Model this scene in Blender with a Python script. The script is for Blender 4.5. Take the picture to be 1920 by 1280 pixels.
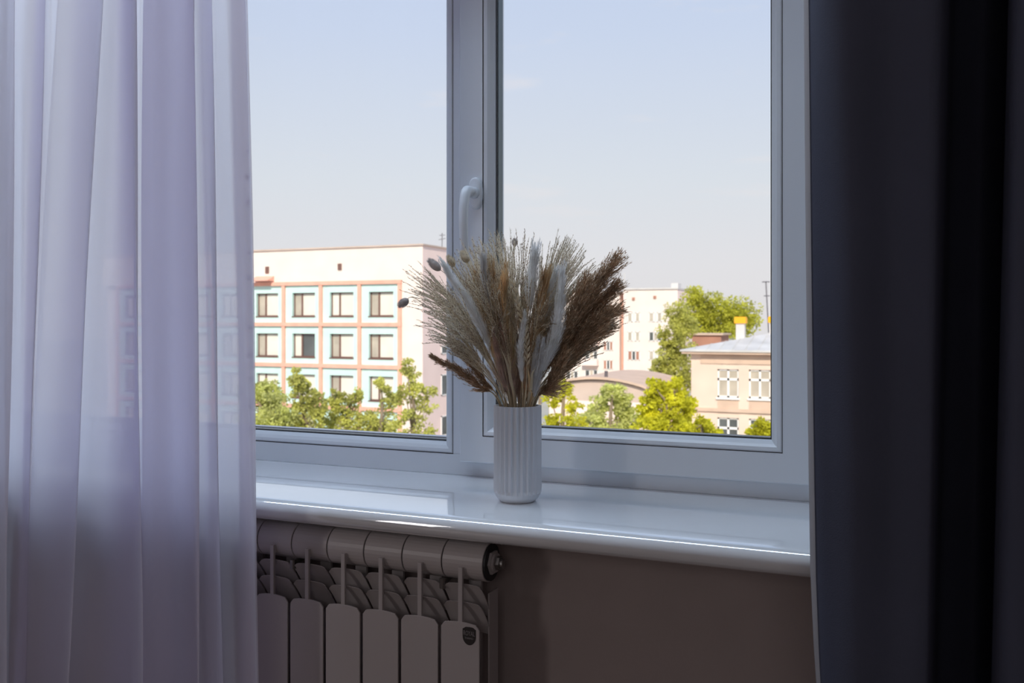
import bpy, math, random
import numpy as np
from mathutils import Vector, Matrix

for o in list(bpy.data.objects):
    bpy.data.objects.remove(o)
C = bpy.context.scene.collection
SC = bpy.context.scene
rnd = random.Random(7)
rng = np.random.default_rng(11)
R = math.radians

# ------------------------------------------------------------------ camera, sky, sun, exposure
BETA = R(23.34)
EYE = 1.15
FPX = 1700.0
HORIZON = 600.0
cam_d = bpy.data.cameras.new('camera')
cam_d.lens = FPX / 1920 * 36
cam_d.sensor_width = 36
cam_d.shift_y = -(640 - HORIZON) / 1920
cam_d.clip_start = 0.02
cam_d.clip_end = 2000
cam_d.dof.use_dof = True
cam_d.dof.focus_distance = 1.70
cam_d.dof.aperture_fstop = 9.0
cam = bpy.data.objects.new('camera', cam_d)
C.objects.link(cam)
cam.location = (0, 0, EYE)
cam.rotation_euler = (R(90), 0, BETA)
SC.camera = cam

FWD = np.array([-math.sin(BETA), math.cos(BETA), 0.0])
RGT = np.array([math.cos(BETA), math.sin(BETA), 0.0])
UPV = np.array([0, 0, 1.0])
CAM = np.array([0, 0, EYE])

def ray(px, py):
    return FWD + (px - 960) / FPX * RGT + (HORIZON - py) / FPX * UPV
def at_y(px, py, D):          # point of the world on the vertical plane y = D
    r = ray(px, py)
    return CAM + r * (D / r[1])
def at_z(px, py, Z):          # point at distance Z along the view axis
    return CAM + ray(px, py) * Z

SC.view_settings.view_transform = 'Standard'
SC.view_settings.look = 'None'
SC.view_settings.gamma = 1.0
SC.view_settings.use_curve_mapping = False
SC.view_settings.exposure = 0.0
SC.cycles.max_bounces = 12
SC.cycles.diffuse_bounces = 6
SC.cycles.glossy_bounces = 4
SC.cycles.transparent_max_bounces = 32
SC.cycles.sample_clamp_indirect = 6.0

# world: pale summer sky, whiter and faintly pink at the horizon, thin wisps of cloud
W = bpy.data.worlds.new('sky')
SC.world = W
W.use_nodes = True
nt = W.node_tree
nt.nodes.clear()
def N(tree, typ, **kw):
    n = tree.nodes.new(typ)
    for k, v in kw.items():
        if k.startswith('i_'):
            n.inputs[k[2:]].default_value = v
        else:
            setattr(n, k, v)
    return n
wout = N(nt, 'ShaderNodeOutputWorld')
bg = N(nt, 'ShaderNodeBackground')
tc = N(nt, 'ShaderNodeTexCoord')
sep = N(nt, 'ShaderNodeSeparateXYZ')
ramp = N(nt, 'ShaderNodeValToRGB')
els = ramp.color_ramp.elements
els[0].position = 0.0; els[0].color = (0.83, 0.79, 0.80, 1)
els[1].position = 1.0; els[1].color = (0.36, 0.50, 0.85, 1)
for p, c in ((0.06, (0.83, 0.81, 0.835, 1)), (0.15, (0.765, 0.80, 0.865, 1)), (0.30, (0.64, 0.72, 0.90, 1)), (0.55, (0.50, 0.62, 0.90, 1))):
    e = els.new(p); e.color = c
nt.links.new(tc.outputs['Generated'], sep.inputs[0])
nt.links.new(sep.outputs['Z'], ramp.inputs['Fac'])
mp = N(nt, 'ShaderNodeMapping')
mp.inputs['Scale'].default_value = (3.0, 3.0, 14.0)
nz = N(nt, 'ShaderNodeTexNoise', i_Scale=2.2, i_Detail=6.0, i_Roughness=0.6)
cr = N(nt, 'ShaderNodeValToRGB')
cr.color_ramp.elements[0].position = 0.60
cr.color_ramp.elements[1].position = 0.82
cr.color_ramp.elements[1].color = (0.5, 0.5, 0.5, 1)
mixc = N(nt, 'ShaderNodeMix', data_type='RGBA')
mixc.inputs[7].default_value = (0.92, 0.85, 0.85, 1)
nt.links.new(tc.outputs['Generated'], mp.inputs[0])
nt.links.new(mp.outputs[0], nz.inputs['Vector'])
nt.links.new(nz.outputs[0], cr.inputs['Fac'])
nt.links.new(cr.outputs[0], mixc.inputs[0])
nt.links.new(ramp.outputs[0], mixc.inputs[6])
nt.links.new(mixc.outputs[2], bg.inputs['Color'])
bg.inputs['Strength'].default_value = 1.0
nt.links.new(bg.outputs[0], wout.inputs['Surface'])

sun_d = bpy.data.lights.new('sun', 'SUN')
sun_d.energy = 4.3
sun_d.angle = R(0.6)
sun_d.color = (1.0, 0.90, 0.76)
sun = bpy.data.objects.new('sun', sun_d)
C.objects.link(sun)
sun.rotation_euler = Vector((0.26, -0.78, 0.60)).to_track_quat('Z', 'Y').to_euler()

def area(name, loc, target, sx, sy, power, color):
    d = bpy.data.lights.new(name, 'AREA')
    d.shape = 'RECTANGLE'; d.size = sx; d.size_y = sy
    d.energy = power; d.color = color
    o = bpy.data.objects.new(name, d); C.objects.link(o)
    o.location = loc
    o.rotation_euler = (Vector(loc) - Vector(target)).to_track_quat('Z', 'Y').to_euler()
    return o
# added fill lights for the interior: over the sill, from left, behind the viewer
area('sill_fill', (-1.25, 1.44, 2.60), (-1.25, 1.51, 0.8), 2.5, 0.17, 23.0, (0.66, 0.82, 1.0))  # added strip brightening sill, frames and curtain back, no lamp known there
area('left_fill', (-2.70, -2.0, 1.5), (-0.6, 1.5, 0.9), 0.34, 1.3, 10.0, (0.98, 0.91, 0.92))  # added fill from the left, giving flutes contrast and the radiator its shadow
area('room_fill', (0.6, -2.4, 1.9), (-0.8, 1.5, 0.9), 1.4, 1.1, 7.5, (0.98, 0.91, 0.92))  # added frontal fill lifting wall, radiator and dark curtain

# ------------------------------------------------------------------ materials
MATS = {}
def srgb(r, g, b):
    f = lambda v: (v / 255 / 12.92) if v / 255 <= 0.04045 else ((v / 255 + 0.055) / 1.055) ** 2.4
    return (f(r), f(g), f(b), 1)
def mat(name, col, rough=0.5, spec=0.5, var=0.0, vscale=8.0, bump=0.0, bscale=60.0, coat=0.0, metal=0.0,
        transl=0.0, col2=None, stretch=None, transp=0.0, emis=0.0):
    m = bpy.data.materials.new(name)
    m.use_nodes = True
    t = m.node_tree
    p = t.nodes['Principled BSDF']
    out = t.nodes['Material Output']
    p.inputs['Base Color'].default_value = col
    p.inputs['Roughness'].default_value = rough
    p.inputs['Specular IOR Level'].default_value = spec
    p.inputs['Coat Weight'].default_value = coat
    p.inputs['Coat Roughness'].default_value = 0.02
    p.inputs['Coat IOR'].default_value = 2.3
    p.inputs['Metallic'].default_value = metal
    tcn = N(t, 'ShaderNodeTexCoord')
    src = tcn.outputs['Object']
    if stretch:
        mpn = N(t, 'ShaderNodeMapping')
        mpn.inputs['Scale'].default_value = stretch
        t.links.new(src, mpn.inputs[0]); src = mpn.outputs[0]
    colout = None
    if var or col2:
        n = N(t, 'ShaderNodeTexNoise', i_Scale=vscale, i_Detail=5.0)
        t.links.new(src, n.inputs['Vector'])
        rp = N(t, 'ShaderNodeValToRGB')
        a = tuple(max(0, c * (1 - var)) for c in col[:3]) + (1,)
        b = col2 if col2 else tuple(min(1, c * (1 + var)) for c in col[:3]) + (1,)
        rp.color_ramp.elements[0].color = a; rp.color_ramp.elements[0].position = 0.32
        rp.color_ramp.elements[1].color = b; rp.color_ramp.elements[1].position = 0.68
        t.links.new(n.outputs[0], rp.inputs[0])
        t.links.new(rp.outputs[0], p.inputs['Base Color'])
        colout = rp.outputs[0]
    if bump:
        n2 = N(t, 'ShaderNodeTexNoise', i_Scale=bscale, i_Detail=4.0)
        t.links.new(src, n2.inputs['Vector'])
        b2 = N(t, 'ShaderNodeBump', i_Strength=bump, i_Distance=0.002)
        t.links.new(n2.outputs[0], b2.inputs['Height'])
        t.links.new(b2.outputs[0], p.inputs['Normal'])
    last = p.outputs[0]
    if transl:
        tr = N(t, 'ShaderNodeBsdfTranslucent')
        tr.inputs['Color'].default_value = col
        if colout: t.links.new(colout, tr.inputs['Color'])
        mx = N(t, 'ShaderNodeMixShader'); mx.inputs[0].default_value = transl
        t.links.new(last, mx.inputs[1]); t.links.new(tr.outputs[0], mx.inputs[2])
        last = mx.outputs[0]
    if transp:
        tp = N(t, 'ShaderNodeBsdfTransparent')
        mx = N(t, 'ShaderNodeMixShader'); mx.inputs[0].default_value = transp
        t.links.new(last, mx.inputs[1]); t.links.new(tp.outputs[0], mx.inputs[2])
        last = mx.outputs[0]
    t.links.new(last, out.inputs['Surface'])
    MATS[name] = m
    return m
def glass_mat(name, tint, refl=0.05):
    m = bpy.data.materials.new(name); m.use_nodes = True
    t = m.node_tree; t.nodes.clear()
    out = N(t, 'ShaderNodeOutputMaterial')
    tp = N(t, 'ShaderNodeBsdfTransparent'); tp.inputs[0].default_value = tint
    gl = N(t, 'ShaderNodeBsdfGlossy'); gl.inputs['Roughness'].default_value = 0.0
    fr = N(t, 'ShaderNodeFresnel', i_IOR=1.2)
    mx = N(t, 'ShaderNodeMixShader')
    t.links.new(fr.outputs[0], mx.inputs[0]); t.links.new(tp.outputs[0], mx.inputs[1]); t.links.new(gl.outputs[0], mx.inputs[2])
    t.links.new(mx.outputs[0], out.inputs[0])
    MATS[name] = m
    return m

PVC = mat('white_pvc', (0.72, 0.765, 0.82, 1), 0.32, 0.5, var=0.015, vscale=4)
SILLM = mat('glossy_white_sill', (0.84, 0.86, 0.885, 1), 0.12, 0.5, coat=1.0, var=0.015, vscale=3)
GASK = mat('black_rubber', (0.015, 0.016, 0.018, 1), 0.5)
SPAC = mat('grey_spacer', (0.10, 0.13, 0.14, 1), 0.35, metal=0.6)
GLASS = glass_mat('window_glass', (0.985, 0.99, 0.99, 1))
WALLP = mat('taupe_wall_paint', (0.36, 0.30, 0.285, 1), 0.85, 0.2, var=0.05, vscale=6, bump=0.15, bscale=120)
REVP = mat('white_reveal_paint', (0.80, 0.79, 0.80, 1), 0.8, 0.2, var=0.02)
CEILM = mat('white_ceiling_paint', (0.80, 0.79, 0.80, 1), 0.9, 0.2, var=0.02)
FLOORM = mat('brown_floor', (0.16, 0.10, 0.07, 1), 0.4, var=0.3, vscale=5, stretch=(1, 12, 1))
SHEER = mat('sheer_voile', (0.90, 0.885, 0.965, 1), 0.9, 0.1, transl=0.88, transp=0.06, bump=0.1, bscale=900)
SHEERH = mat('sheer_voile_hem', (0.84, 0.80, 0.88, 1), 0.9, 0.1, transl=0.6, transp=0.15)
DARKC = mat('blackout_cloth', (0.066, 0.072, 0.108, 1), 0.75, 0.25, var=0.08, vscale=3, bump=0.2, bscale=700)
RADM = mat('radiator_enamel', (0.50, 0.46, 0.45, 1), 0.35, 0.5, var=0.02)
BRASSM = mat('nickel', (0.30, 0.29, 0.28, 1), 0.3, metal=0.9)
BADGEM = mat('badge_black', (0.03, 0.025, 0.025, 1), 0.4)
LETM = mat('badge_silver', (0.30, 0.28, 0.28, 1), 0.4)
VASEM = mat('matt_white_ceramic', (0.74, 0.77, 0.82, 1), 0.42, 0.45, var=0.015)

# ------------------------------------------------------------------ geometry helpers
ORG = {}
class G:
    def __init__(s):
        s.v = []; s.f = []; s.n = 0
    def add(s, verts, faces):
        verts = np.asarray(verts, float).reshape(-1, 3)
        s.v.append(verts)
        s.f.extend([tuple(int(i) + s.n for i in f) for f in faces])
        s.n += len(verts)
        return s
    def box(s, x0, x1, y0, y1, z0, z1):
        v = [(x0,y0,z0),(x1,y0,z0),(x1,y1,z0),(x0,y1,z0),(x0,y0,z1),(x1,y0,z1),(x1,y1,z1),(x0,y1,z1)]
        return s.add(v, [(0,3,2,1),(4,5,6,7),(0,1,5,4),(1,2,6,5),(2,3,7,6),(3,0,4,7)])
    def grid(s, P):            # P: (a,b,3)
        a, b = P.shape[:2]
        f = [(i*b+j, i*b+j+1, (i+1)*b+j+1, (i+1)*b+j) for i in range(a-1) for j in range(b-1)]
        return s.add(P.reshape(-1, 3), f)
    def tube(s, pts, rad, n=8, cap=True):
        pts = np.asarray(pts, float); m = len(pts)
        rad = np.full(m, rad) if np.isscalar(rad) else np.asarray(rad, float)
        T = np.gradient(pts, axis=0); T /= np.linalg.norm(T, axis=1)[:, None] + 1e-12
        a = np.array([0, 0, 1.0]) if abs(T[0][2]) < 0.9 else np.array([1.0, 0, 0])
        U = np.cross(T[0], a); U /= np.linalg.norm(U)
        th = np.arange(n) * 2 * np.pi / n
        V = []
        for i in range(m):
            U = U - T[i] * np.dot(U, T[i]); U /= np.linalg.norm(U)
            Wv = np.cross(T[i], U)
            V.append(pts[i] + rad[i] * (np.cos(th)[:, None] * U + np.sin(th)[:, None] * Wv))
        V = np.concatenate(V)
        f = [(i*n+j, i*n+(j+1) % n, (i+1)*n+(j+1) % n, (i+1)*n+j) for i in range(m-1) for j in range(n)]
        if cap:
            f.append(tuple(range(n))[::-1]); f.append(tuple((m-1)*n + j for j in range(n)))
        return s.add(V, f)
    def prism(s, poly, y0, y1):            # polygon in (x,z), extruded along y
        n = len(poly)
        v = [(x, y0, z) for x, z in poly] + [(x, y1, z) for x, z in poly]
        f = [tuple(range(n)), tuple(range(2*n-1, n-1, -1))] + [(i, n+i, n+(i+1) % n, (i+1) % n) for i in range(n)]
        return s.add(v, f)
    def extr_x(s, poly, x0, x1):           # polygon in (y,z), extruded along x
        n = len(poly)
        v = [(x0, y, z) for y, z in poly] + [(x1, y, z) for y, z in poly]
        f = [tuple(range(n))[::-1], tuple(range(n, 2*n))] + [(i, (i+1) % n, n+(i+1) % n, n+i) for i in range(n)]
        return s.add(v, f)
    def ring(s, x0, x1, z0, z1, prof):     # closed profile of (inset, y) swept round a rectangle
        n = len(prof); V = []
        for (sx, sz, cx, cz) in ((1, 1, x0, z0), (-1, 1, x1, z0), (-1, -1, x1, z1), (1, -1, x0, z1)):
            V += [(cx + sx * i, y, cz + sz * i) for i, y in prof]
        f = [(k*n+j, ((k+1) % 4)*n+j, ((k+1) % 4)*n+(j+1) % n, k*n+(j+1) % n) for k in range(4) for j in range(n)]
        return s.add(V, f)
    def lathe(s, prof, c, n=48, fn=None):
        V = []
        for r, z in prof:
            for k in range(n):
                th = 2*np.pi*k/n
                rr = fn(r, z, th) if fn else r
                V.append((c[0]+rr*math.cos(th), c[1]+rr*math.sin(th), c[2]+z))
        m = len(prof)
        f = [(i*n+j, i*n+(j+1) % n, (i+1)*n+(j+1) % n, (i+1)*n+j) for i in range(m-1) for j in range(n)]
        return s.add(V, f)
    def hairs(s, P, Dr, L, Wd):            # thin tapered blades
        P = np.asarray(P, float); Dr = np.asarray(Dr, float)
        Dr = Dr / (np.linalg.norm(Dr, axis=1)[:, None] + 1e-12)
        k = len(P)
        sd = np.cross(Dr, rng.normal(size=(k, 3))); sd /= np.linalg.norm(sd, axis=1)[:, None] + 1e-12
        L = np.broadcast_to(L, (k,))[:, None]; Wd = np.broadcast_to(Wd, (k,))[:, None]
        V = np.stack([P - sd*Wd/2, P + sd*Wd/2, P + Dr*L], 1).reshape(-1, 3)
        base = s.n
        s.v.append(V)
        s.f.extend([(base+3*i, base+3*i+1, base+3*i+2) for i in range(k)])
        s.n += 3*k
        return s
    def diamonds(s, P, Dr, L, Wd):         # little lens shaped spikelets / leaves (two triangles)
        P = np.asarray(P, float); Dr = np.asarray(Dr, float)
        Dr = Dr / (np.linalg.norm(Dr, axis=1)[:, None] + 1e-12)
        k = len(P)
        sd = np.cross(Dr, rng.normal(size=(k, 3))); sd /= np.linalg.norm(sd, axis=1)[:, None] + 1e-12
        L = np.broadcast_to(L, (k,))[:, None]; Wd = np.broadcast_to(Wd, (k,))[:, None]
        V = np.stack([P, P + Dr*L*0.45 + sd*Wd/2, P + Dr*L, P + Dr*L*0.45 - sd*Wd/2], 1).reshape(-1, 3)
        base = s.n
        s.v.append(V)
        s.f.extend([(base+4*i, base+4*i+1, base+4*i+2, base+4*i+3) for i in range(k)])
        s.n += 4*k
        return s
    def build(s, name, m, parent=None, smooth=False, bevel=0.0, origin=None):
        V = np.concatenate(s.v)
        org = ORG.get(parent.name, np.zeros(3)) if parent is not None else (np.zeros(3) if origin is None else np.asarray(origin, float))
        me = bpy.data.meshes.new(name)
        me.from_pydata((V - org).tolist(), [], s.f)
        me.materials.append(m)
        if smooth:
            me.polygons.foreach_set('use_smooth', [True]*len(me.polygons))
        me.update()
        o = bpy.data.objects.new(name, me)
        C.objects.link(o)
        if parent is not None:
            o.parent = parent
        else:
            o.location = org
        ORG[o.name] = org
        if bevel:
            b = o.modifiers.new('bevel', 'BEVEL'); b.width = bevel; b.segments = 3; b.limit_method = 'ANGLE'; b.angle_limit = R(35)
            b.harden_normals = False
        return o
def tag(o, label=None, cat=None, group=None, kind=None):
    if label: o['label'] = label
    if cat: o['category'] = cat
    if group: o['group'] = group
    if kind: o['kind'] = kind
    return o
def empty(name, loc, label, cat, group=None):
    o = bpy.data.objects.new(name, None)
    C.objects.link(o); o.location = loc
    o.empty_display_size = 0.05
    ORG[o.name] = np.asarray(loc, float)
    return tag(o, label, cat, group)
def link_copy(src, parent, off, name=None):
    c = src.copy(); C.objects.link(c); c.parent = parent
    c.location = off
    return c
def struct(o, label, cat):
    return tag(o, label, cat, kind='structure')
def bez(a, b, c, n):
    t = np.linspace(0, 1, n)[:, None]
    return (1-t)**2*a + 2*t*(1-t)*b + t**2*c
def crom(pts, n):                          # Catmull-Rom through points
    pts = [np.asarray(p, float) for p in pts]
    pts = [2*pts[0]-pts[1]] + pts + [2*pts[-1]-pts[-2]]
    out = []
    for i in range(1, len(pts)-2):
        p0, p1, p2, p3 = pts[i-1:i+3]
        for t in np.linspace(0, 1, n, endpoint=False):
            out.append(0.5*((2*p1)+(-p0+p2)*t+(2*p0-5*p1+4*p2-p3)*t*t+(-p0+3*p1-3*p2+p3)*t**3))
    out.append(pts[-2])
    return np.array(out)

# ------------------------------------------------------------------ room shell
SILL_Z = EYE - 0.338
WY = 1.53                                # inner face of the window wall
RX0, RX1, RY0, ZC = -3.3, 2.4, -3.0, 2.62
OX0, OX1, OZ1 = -2.42, -0.085, 2.28      # window opening
T = 0.34
struct(G().box(RX0, RX1, RY0, WY+T, -0.2, 0.0).build('floor', FLOORM), 'dark wooden floor of the room', 'floor')
struct(G().box(RX0, RX1, RY0, WY+T, ZC, ZC+0.3).build('ceiling', CEILM), 'white ceiling of the room', 'ceiling')
struct(G().box(RX0-0.3, RX0, RY0-0.3, WY+T, -0.2, ZC+0.3).build('wall_left', WALLP), 'taupe wall beyond the sheer curtain', 'wall')
struct(G().box(RX1, RX1+0.3, RY0-0.3, WY+T, -0.2, ZC+0.3).build('wall_right', WALLP), 'taupe wall beyond the dark curtain', 'wall')
struct(G().box(RX0, RX1, RY0-0.3, RY0, -0.2, ZC+0.3).build('wall_back', WALLP), 'taupe wall behind the viewer', 'wall')
g = G()
g.box(RX0, OX0, WY, WY+T, 0, ZC); g.box(OX1, RX1, WY, WY+T, 0, ZC)
g.box(OX0, OX1, WY, WY+T, 0, SILL_Z-0.045); g.box(OX0, OX1, WY, WY+T, OZ1, ZC)
wf = struct(g.build('wall_front', WALLP), 'taupe painted wall below and around the window', 'wall')
g = G()
g.box(OX0, OX0+0.012, WY-0.002, 1.77, SILL_Z, OZ1); g.box(OX1-0.012, OX1, WY-0.002, 1.77, SILL_Z, OZ1)
g.box(OX0, OX1, WY-0.002, 1.77, OZ1-0.012, OZ1)
struct(g.build('trim_1', REVP), 'white plaster window reveal', 'trim')

# window ---------------------------------------------------------
FY = 1.77
ZT = OZ1-0.012
g = G()
fr_prof = [(0, FY), (0.044, FY), (0.050, FY+0.004), (0.050, FY+0.055), (0.050, FY+0.075), (0, FY+0.075)]
X0, X1 = OX0+0.012, OX1-0.012
g.ring(X0, X1, SILL_Z, ZT, [(0, FY), (0.046, FY), (0.046, FY+0.022), (0.066, FY+0.024), (0.066, FY+0.075), (0, FY+0.075)])
MX0, MX1 = -0.9046, -0.850                 # mullion between fixed light and sash
g.box(MX0, MX1, FY, FY+0.075, SILL_Z+0.046, ZT-0.046)
win = struct(g.build('window_1', PVC, bevel=0.0015), 'white plastic window with fixed light and opening sash', 'window')
def bead(parent, x0, x1, z0, z1, y, w=0.022, name='glazing_bead'):
    g = G().ring(x0, x1, z0, z1, [(0.0008, y+0.0015), (0.004, y), (0.010, y+0.0005), (w-0.007, y+0.005), (w-0.002, y+0.012), (w, y+0.019), (w, y+0.024), (0.0, y+0.024)])
    o = g.build(name, PVC, parent, smooth=False)
    g = G().ring(x0+w-0.0025, x1-w+0.0025, z0+w-0.0025, z1-w+0.0025, [(0, y+0.019), (0.0042, y+0.0195), (0.0042, y+0.024), (0, y+0.024)])
    g.build('gasket', GASK, parent)
    g = G().ring(x0-0.0004, x1+0.0004, z0-0.0004, z1+0.0004, [(0, y-0.0002), (0.0009, y-0.0002), (0.0009, y+0.003), (0, y+0.003)])
    g.build('joint', GASK, parent)
    g = G().ring(x0+w-0.006, x1-w+0.006, z0+w-0.006, z1-w+0.006, [(0, y+0.026), (0.0085, y+0.026), (0.0085, y+0.050), (0, y+0.050)])
    g.build('spacer', SPAC, parent)
    g = G().box(x0+0.006, x1-0.006, y+0.0225, y+0.0238, z0+0.006, z1-0.006); g.build('glass_pane', GLASS, parent)
    g = G().box(x0+0.006, x1-0.006, y+0.0515, y+0.0528, z0+0.006, z1-0.006); g.build('glass_pane', GLASS, parent)
fixl = G().ring(X0+0.044, MX0+0.0004, SILL_Z+0.044, ZT-0.044, [(0, FY+0.055), (0.030, FY+0.055), (0.030, FY+0.078), (0, FY+0.078)]).build('fixed_light', PVC, win)
bead(fixl, X0+0.046, MX0, SILL_Z+0.046, ZT-0.046, FY, 0.024)
SX0, SX1, SZ0, SZ1 = -0.8765, -0.1275, SILL_Z+0.034, ZT-0.034
SY = 1.745
bx0, bx1, bz0, bz1 = -0.8207, -0.2060, EYE-0.2470, SZ1-0.058
g = G()
# sash ring: outer edge to bead line (unequal insets handled with four rails)
def rail(x0, x1, z0, z1): g.box(x0, x1, SY, SY+0.02, z0, z1)
def sash_ring(ox0, ox1, oz0, oz1, ix0, ix1, iz0, iz1, ya, yb, bev):
    def rect(x0, x1, z0, z1, y): return [(x0,y,z0),(x1,y,z0),(x1,y,z1),(x0,y,z1)]
    loops = [rect(ox0, ox1, oz0, oz1, yb), rect(ox0, ox1, oz0, oz1, ya+bev), rect(ox0+bev, ox1-bev, oz0+bev, oz1-bev, ya),
             rect(ix0, ix1, iz0, iz1, ya), rect(ix0, ix1, iz0, iz1, ya+0.024), rect(ix0+0.018, ix1-0.018, iz0+0.018, iz1-0.018, ya+0.0535),
             rect(ix0+0.018, ix1-0.018, iz0+0.018, iz1-0.018, yb)]
    V = [p for l in loops for p in l]
    n = len(loops)
    F = [(i*4+j, i*4+(j+1) % 4, ((i+1) % n)*4+(j+1) % 4, ((i+1) % n)*4+j) for i in range(n) for j in range(4)]
    return G().add(V, F)
sash = sash_ring(SX0, SX1, SZ0, SZ1, bx0, bx1, bz0, bz1, SY, SY+0.07, 0.0025).build('sash', PVC, win)
tag(sash, 'opening sash with handle')
bead(sash, bx0, bx1, bz0, bz1, SY, 0.022)
# handle: oval rosette, round neck, curved grip hanging down
hu, hz = -0.8357, at_y(893, 363, SY)[2]
g = G()
def oval(w, h, k=28): return [(hu + w*math.copysign(abs(math.cos(a))**0.8, math.cos(a)), hz + h*math.copysign(abs(math.sin(a))**0.8, math.sin(a))) for a in np.linspace(0, 2*np.pi, k, endpoint=False)]
o1, o2, o3 = oval(0.0155, 0.034), oval(0.0145, 0.033), oval(0.0115, 0.029)
k = len(o1)
V = [(x, SY+0.002, z) for x, z in o1] + [(x, SY-0.006, z) for x, z in o1] + [(x, SY-0.0095, z) for x, z in o2] + [(x, SY-0.0105, z) for x, z in o3]
F = [(i*k+j, i*k+(j+1) % k, (i+1)*k+(j+1) % k, (i+1)*k+j) for i in range(3) for j in range(k)] + [tuple(3*k+j for j in range(k))]
g.add(V, F)
g.tube([(hu, SY-0.009, hz), (hu, SY-0.02, hz), (hu, SY-0.030, hz)], [0.0125, 0.0115, 0.0115], 20)
path = crom([(hu, SY-0.026, hz+0.001), (hu, SY-0.047, hz-0.001), (hu, SY-0.058, hz-0.022), (hu, SY-0.062, hz-0.055), (hu, SY-0.060, hz-0.090), (hu, SY-0.056, hz-0.118), (hu, SY-0.054, hz-0.124)], 6)
m_ = len(path)
rr = np.interp(np.linspace(0, 1, m_), [0, 0.15, 0.4, 0.85, 0.97, 1], [0.0105, 0.0108, 0.0100, 0.0088, 0.007, 0.001])
g.tube(path, rr, 18)
tag(g.build('handle', PVC, sash, smooth=True), 'white curved lever handle')

# sill ------------------------------------------------------------
NY = 1.38
prof = [(1.775, SILL_Z)]
R_ = 0.0205
prof += [(NY + R_*1.15 - R_*1.15*math.sin(a), SILL_Z - R_ + R_*math.cos(a)) for a in np.linspace(0, np.pi, 22)]
prof += [(NY+0.045, SILL_Z-2*R_), (NY+0.050, SILL_Z-0.022), (1.775, SILL_Z-0.022)]
g = G().extr_x(prof, OX0-0.06, OX1+0.10)
sill = g.build('window_sill', SILLM, None)
for p in sill.data.polygons: p.use_smooth = len(p.vertices) == 4
try:
    sill.data.set_sharp_from_angle(angle=R(30))
except Exception: pass
struct(sill, 'wide glossy white windowsill with rounded front nose', 'windowsill')

# ------------------------------------------------------------------ radiator
RYF = 1.402
sec_x = [-0.703 - 0.08*k for k in range(12)]
rad = empty('radiator', (sec_x[5], RYF+0.045, 0.12), 'off-white sectional aluminium radiator under the windowsill', 'radiator')
ztop = EYE-0.5206
def panel_poly(xc, hw, ztop, zbot, sag, cr=0.008, n=12):
    pts = []
    for t in np.linspace(-1, 1, n):
        x = t*hw
        z = ztop - sag*t*t
        e = max(0, abs(t)-0.80)/0.20
        z -= cr*e*e
        pts.append((xc+x, z))
    return pts[::-1] + [(xc-hw, zbot), (xc+hw, zbot)]
def section(xc, end=False):
    g = G()
    cy, cz, r = RYF+0.041, EYE-0.4235, 0.0340
    for (zz, rr2) in ((cz, r), (cz-0.50, 0.024)):
        g.tube([(xc-0.0390, cy, zz), (xc-0.0382, cy, zz), (xc+0.0382, cy, zz), (xc+0.0390, cy, zz)], [rr2-0.001, rr2, rr2, rr2-0.001], 32)
    g.box(xc-0.012, xc+0.012, cy+0.020, cy+0.026, cz-0.50, cz)
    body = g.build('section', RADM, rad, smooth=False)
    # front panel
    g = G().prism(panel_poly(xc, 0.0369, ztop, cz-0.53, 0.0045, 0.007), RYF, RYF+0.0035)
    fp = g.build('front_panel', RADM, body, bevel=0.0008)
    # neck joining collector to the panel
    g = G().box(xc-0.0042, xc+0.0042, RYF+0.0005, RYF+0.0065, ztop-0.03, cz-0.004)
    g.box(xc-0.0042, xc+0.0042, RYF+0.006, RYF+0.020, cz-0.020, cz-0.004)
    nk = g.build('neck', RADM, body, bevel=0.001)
    gk_ = G().tube([(xc+0.0375, cy, cz), (xc+0.0430, cy, cz)], r-0.0022, 28).build('gasket', GASK, body)  # black gasket ring also stands in for the shade inside the section gap
    outs = [body, fp, nk, gk_]
    for (dy, zt, hw) in ((0.0085, EYE-0.4890, 0.0372), (0.0085, EYE-0.4575, 0.0372)):
        # curved convector fins: arched top edge, bent back a little
        nx, nz_ = 15, 8
        P = np.zeros((nz_, nx, 3)); Q = np.zeros((nz_, nx, 3))
        for j in range(nz_):
            for i in range(nx):
                t = -1 + 2*i/(nx-1)
                e = max(0, abs(t)-0.75)/0.25
                s_ = j/(nz_-1)
                zz = zt - 0.0035*t*t - 0.0065*e*e*(1-s_) - 0.062*s_
                P[j, i] = (xc + t*hw, RYF + dy + 0.040*s_**0.85 + 0.002*t*t, zz)
                Q[j, i] = P[j, i] + (0, 0.0016, 0.0006)
        g = G(); g.grid(P); g.grid(Q[::-1])
        edge = [[P[0, i], Q[0, i]] for i in range(nx)]
        g.grid(np.array(edge))
        g.grid(np.array([[Q[j, 0], P[j, 0]] for j in range(nz_)])); g.grid(np.array([[P[j, -1], Q[j, -1]] for j in range(nz_)]))
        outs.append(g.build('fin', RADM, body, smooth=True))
    return outs
first = section(sec_x[0])
for k in range(1, len(sec_x)):
    off = (sec_x[k]-sec_x[0], 0, 0)
    b = first[0].copy(); C.objects.link(b); b.parent = rad; b.location = off
    for ch in first[1:]:
        c = ch.copy(); C.objects.link(c); c.parent = b
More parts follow.
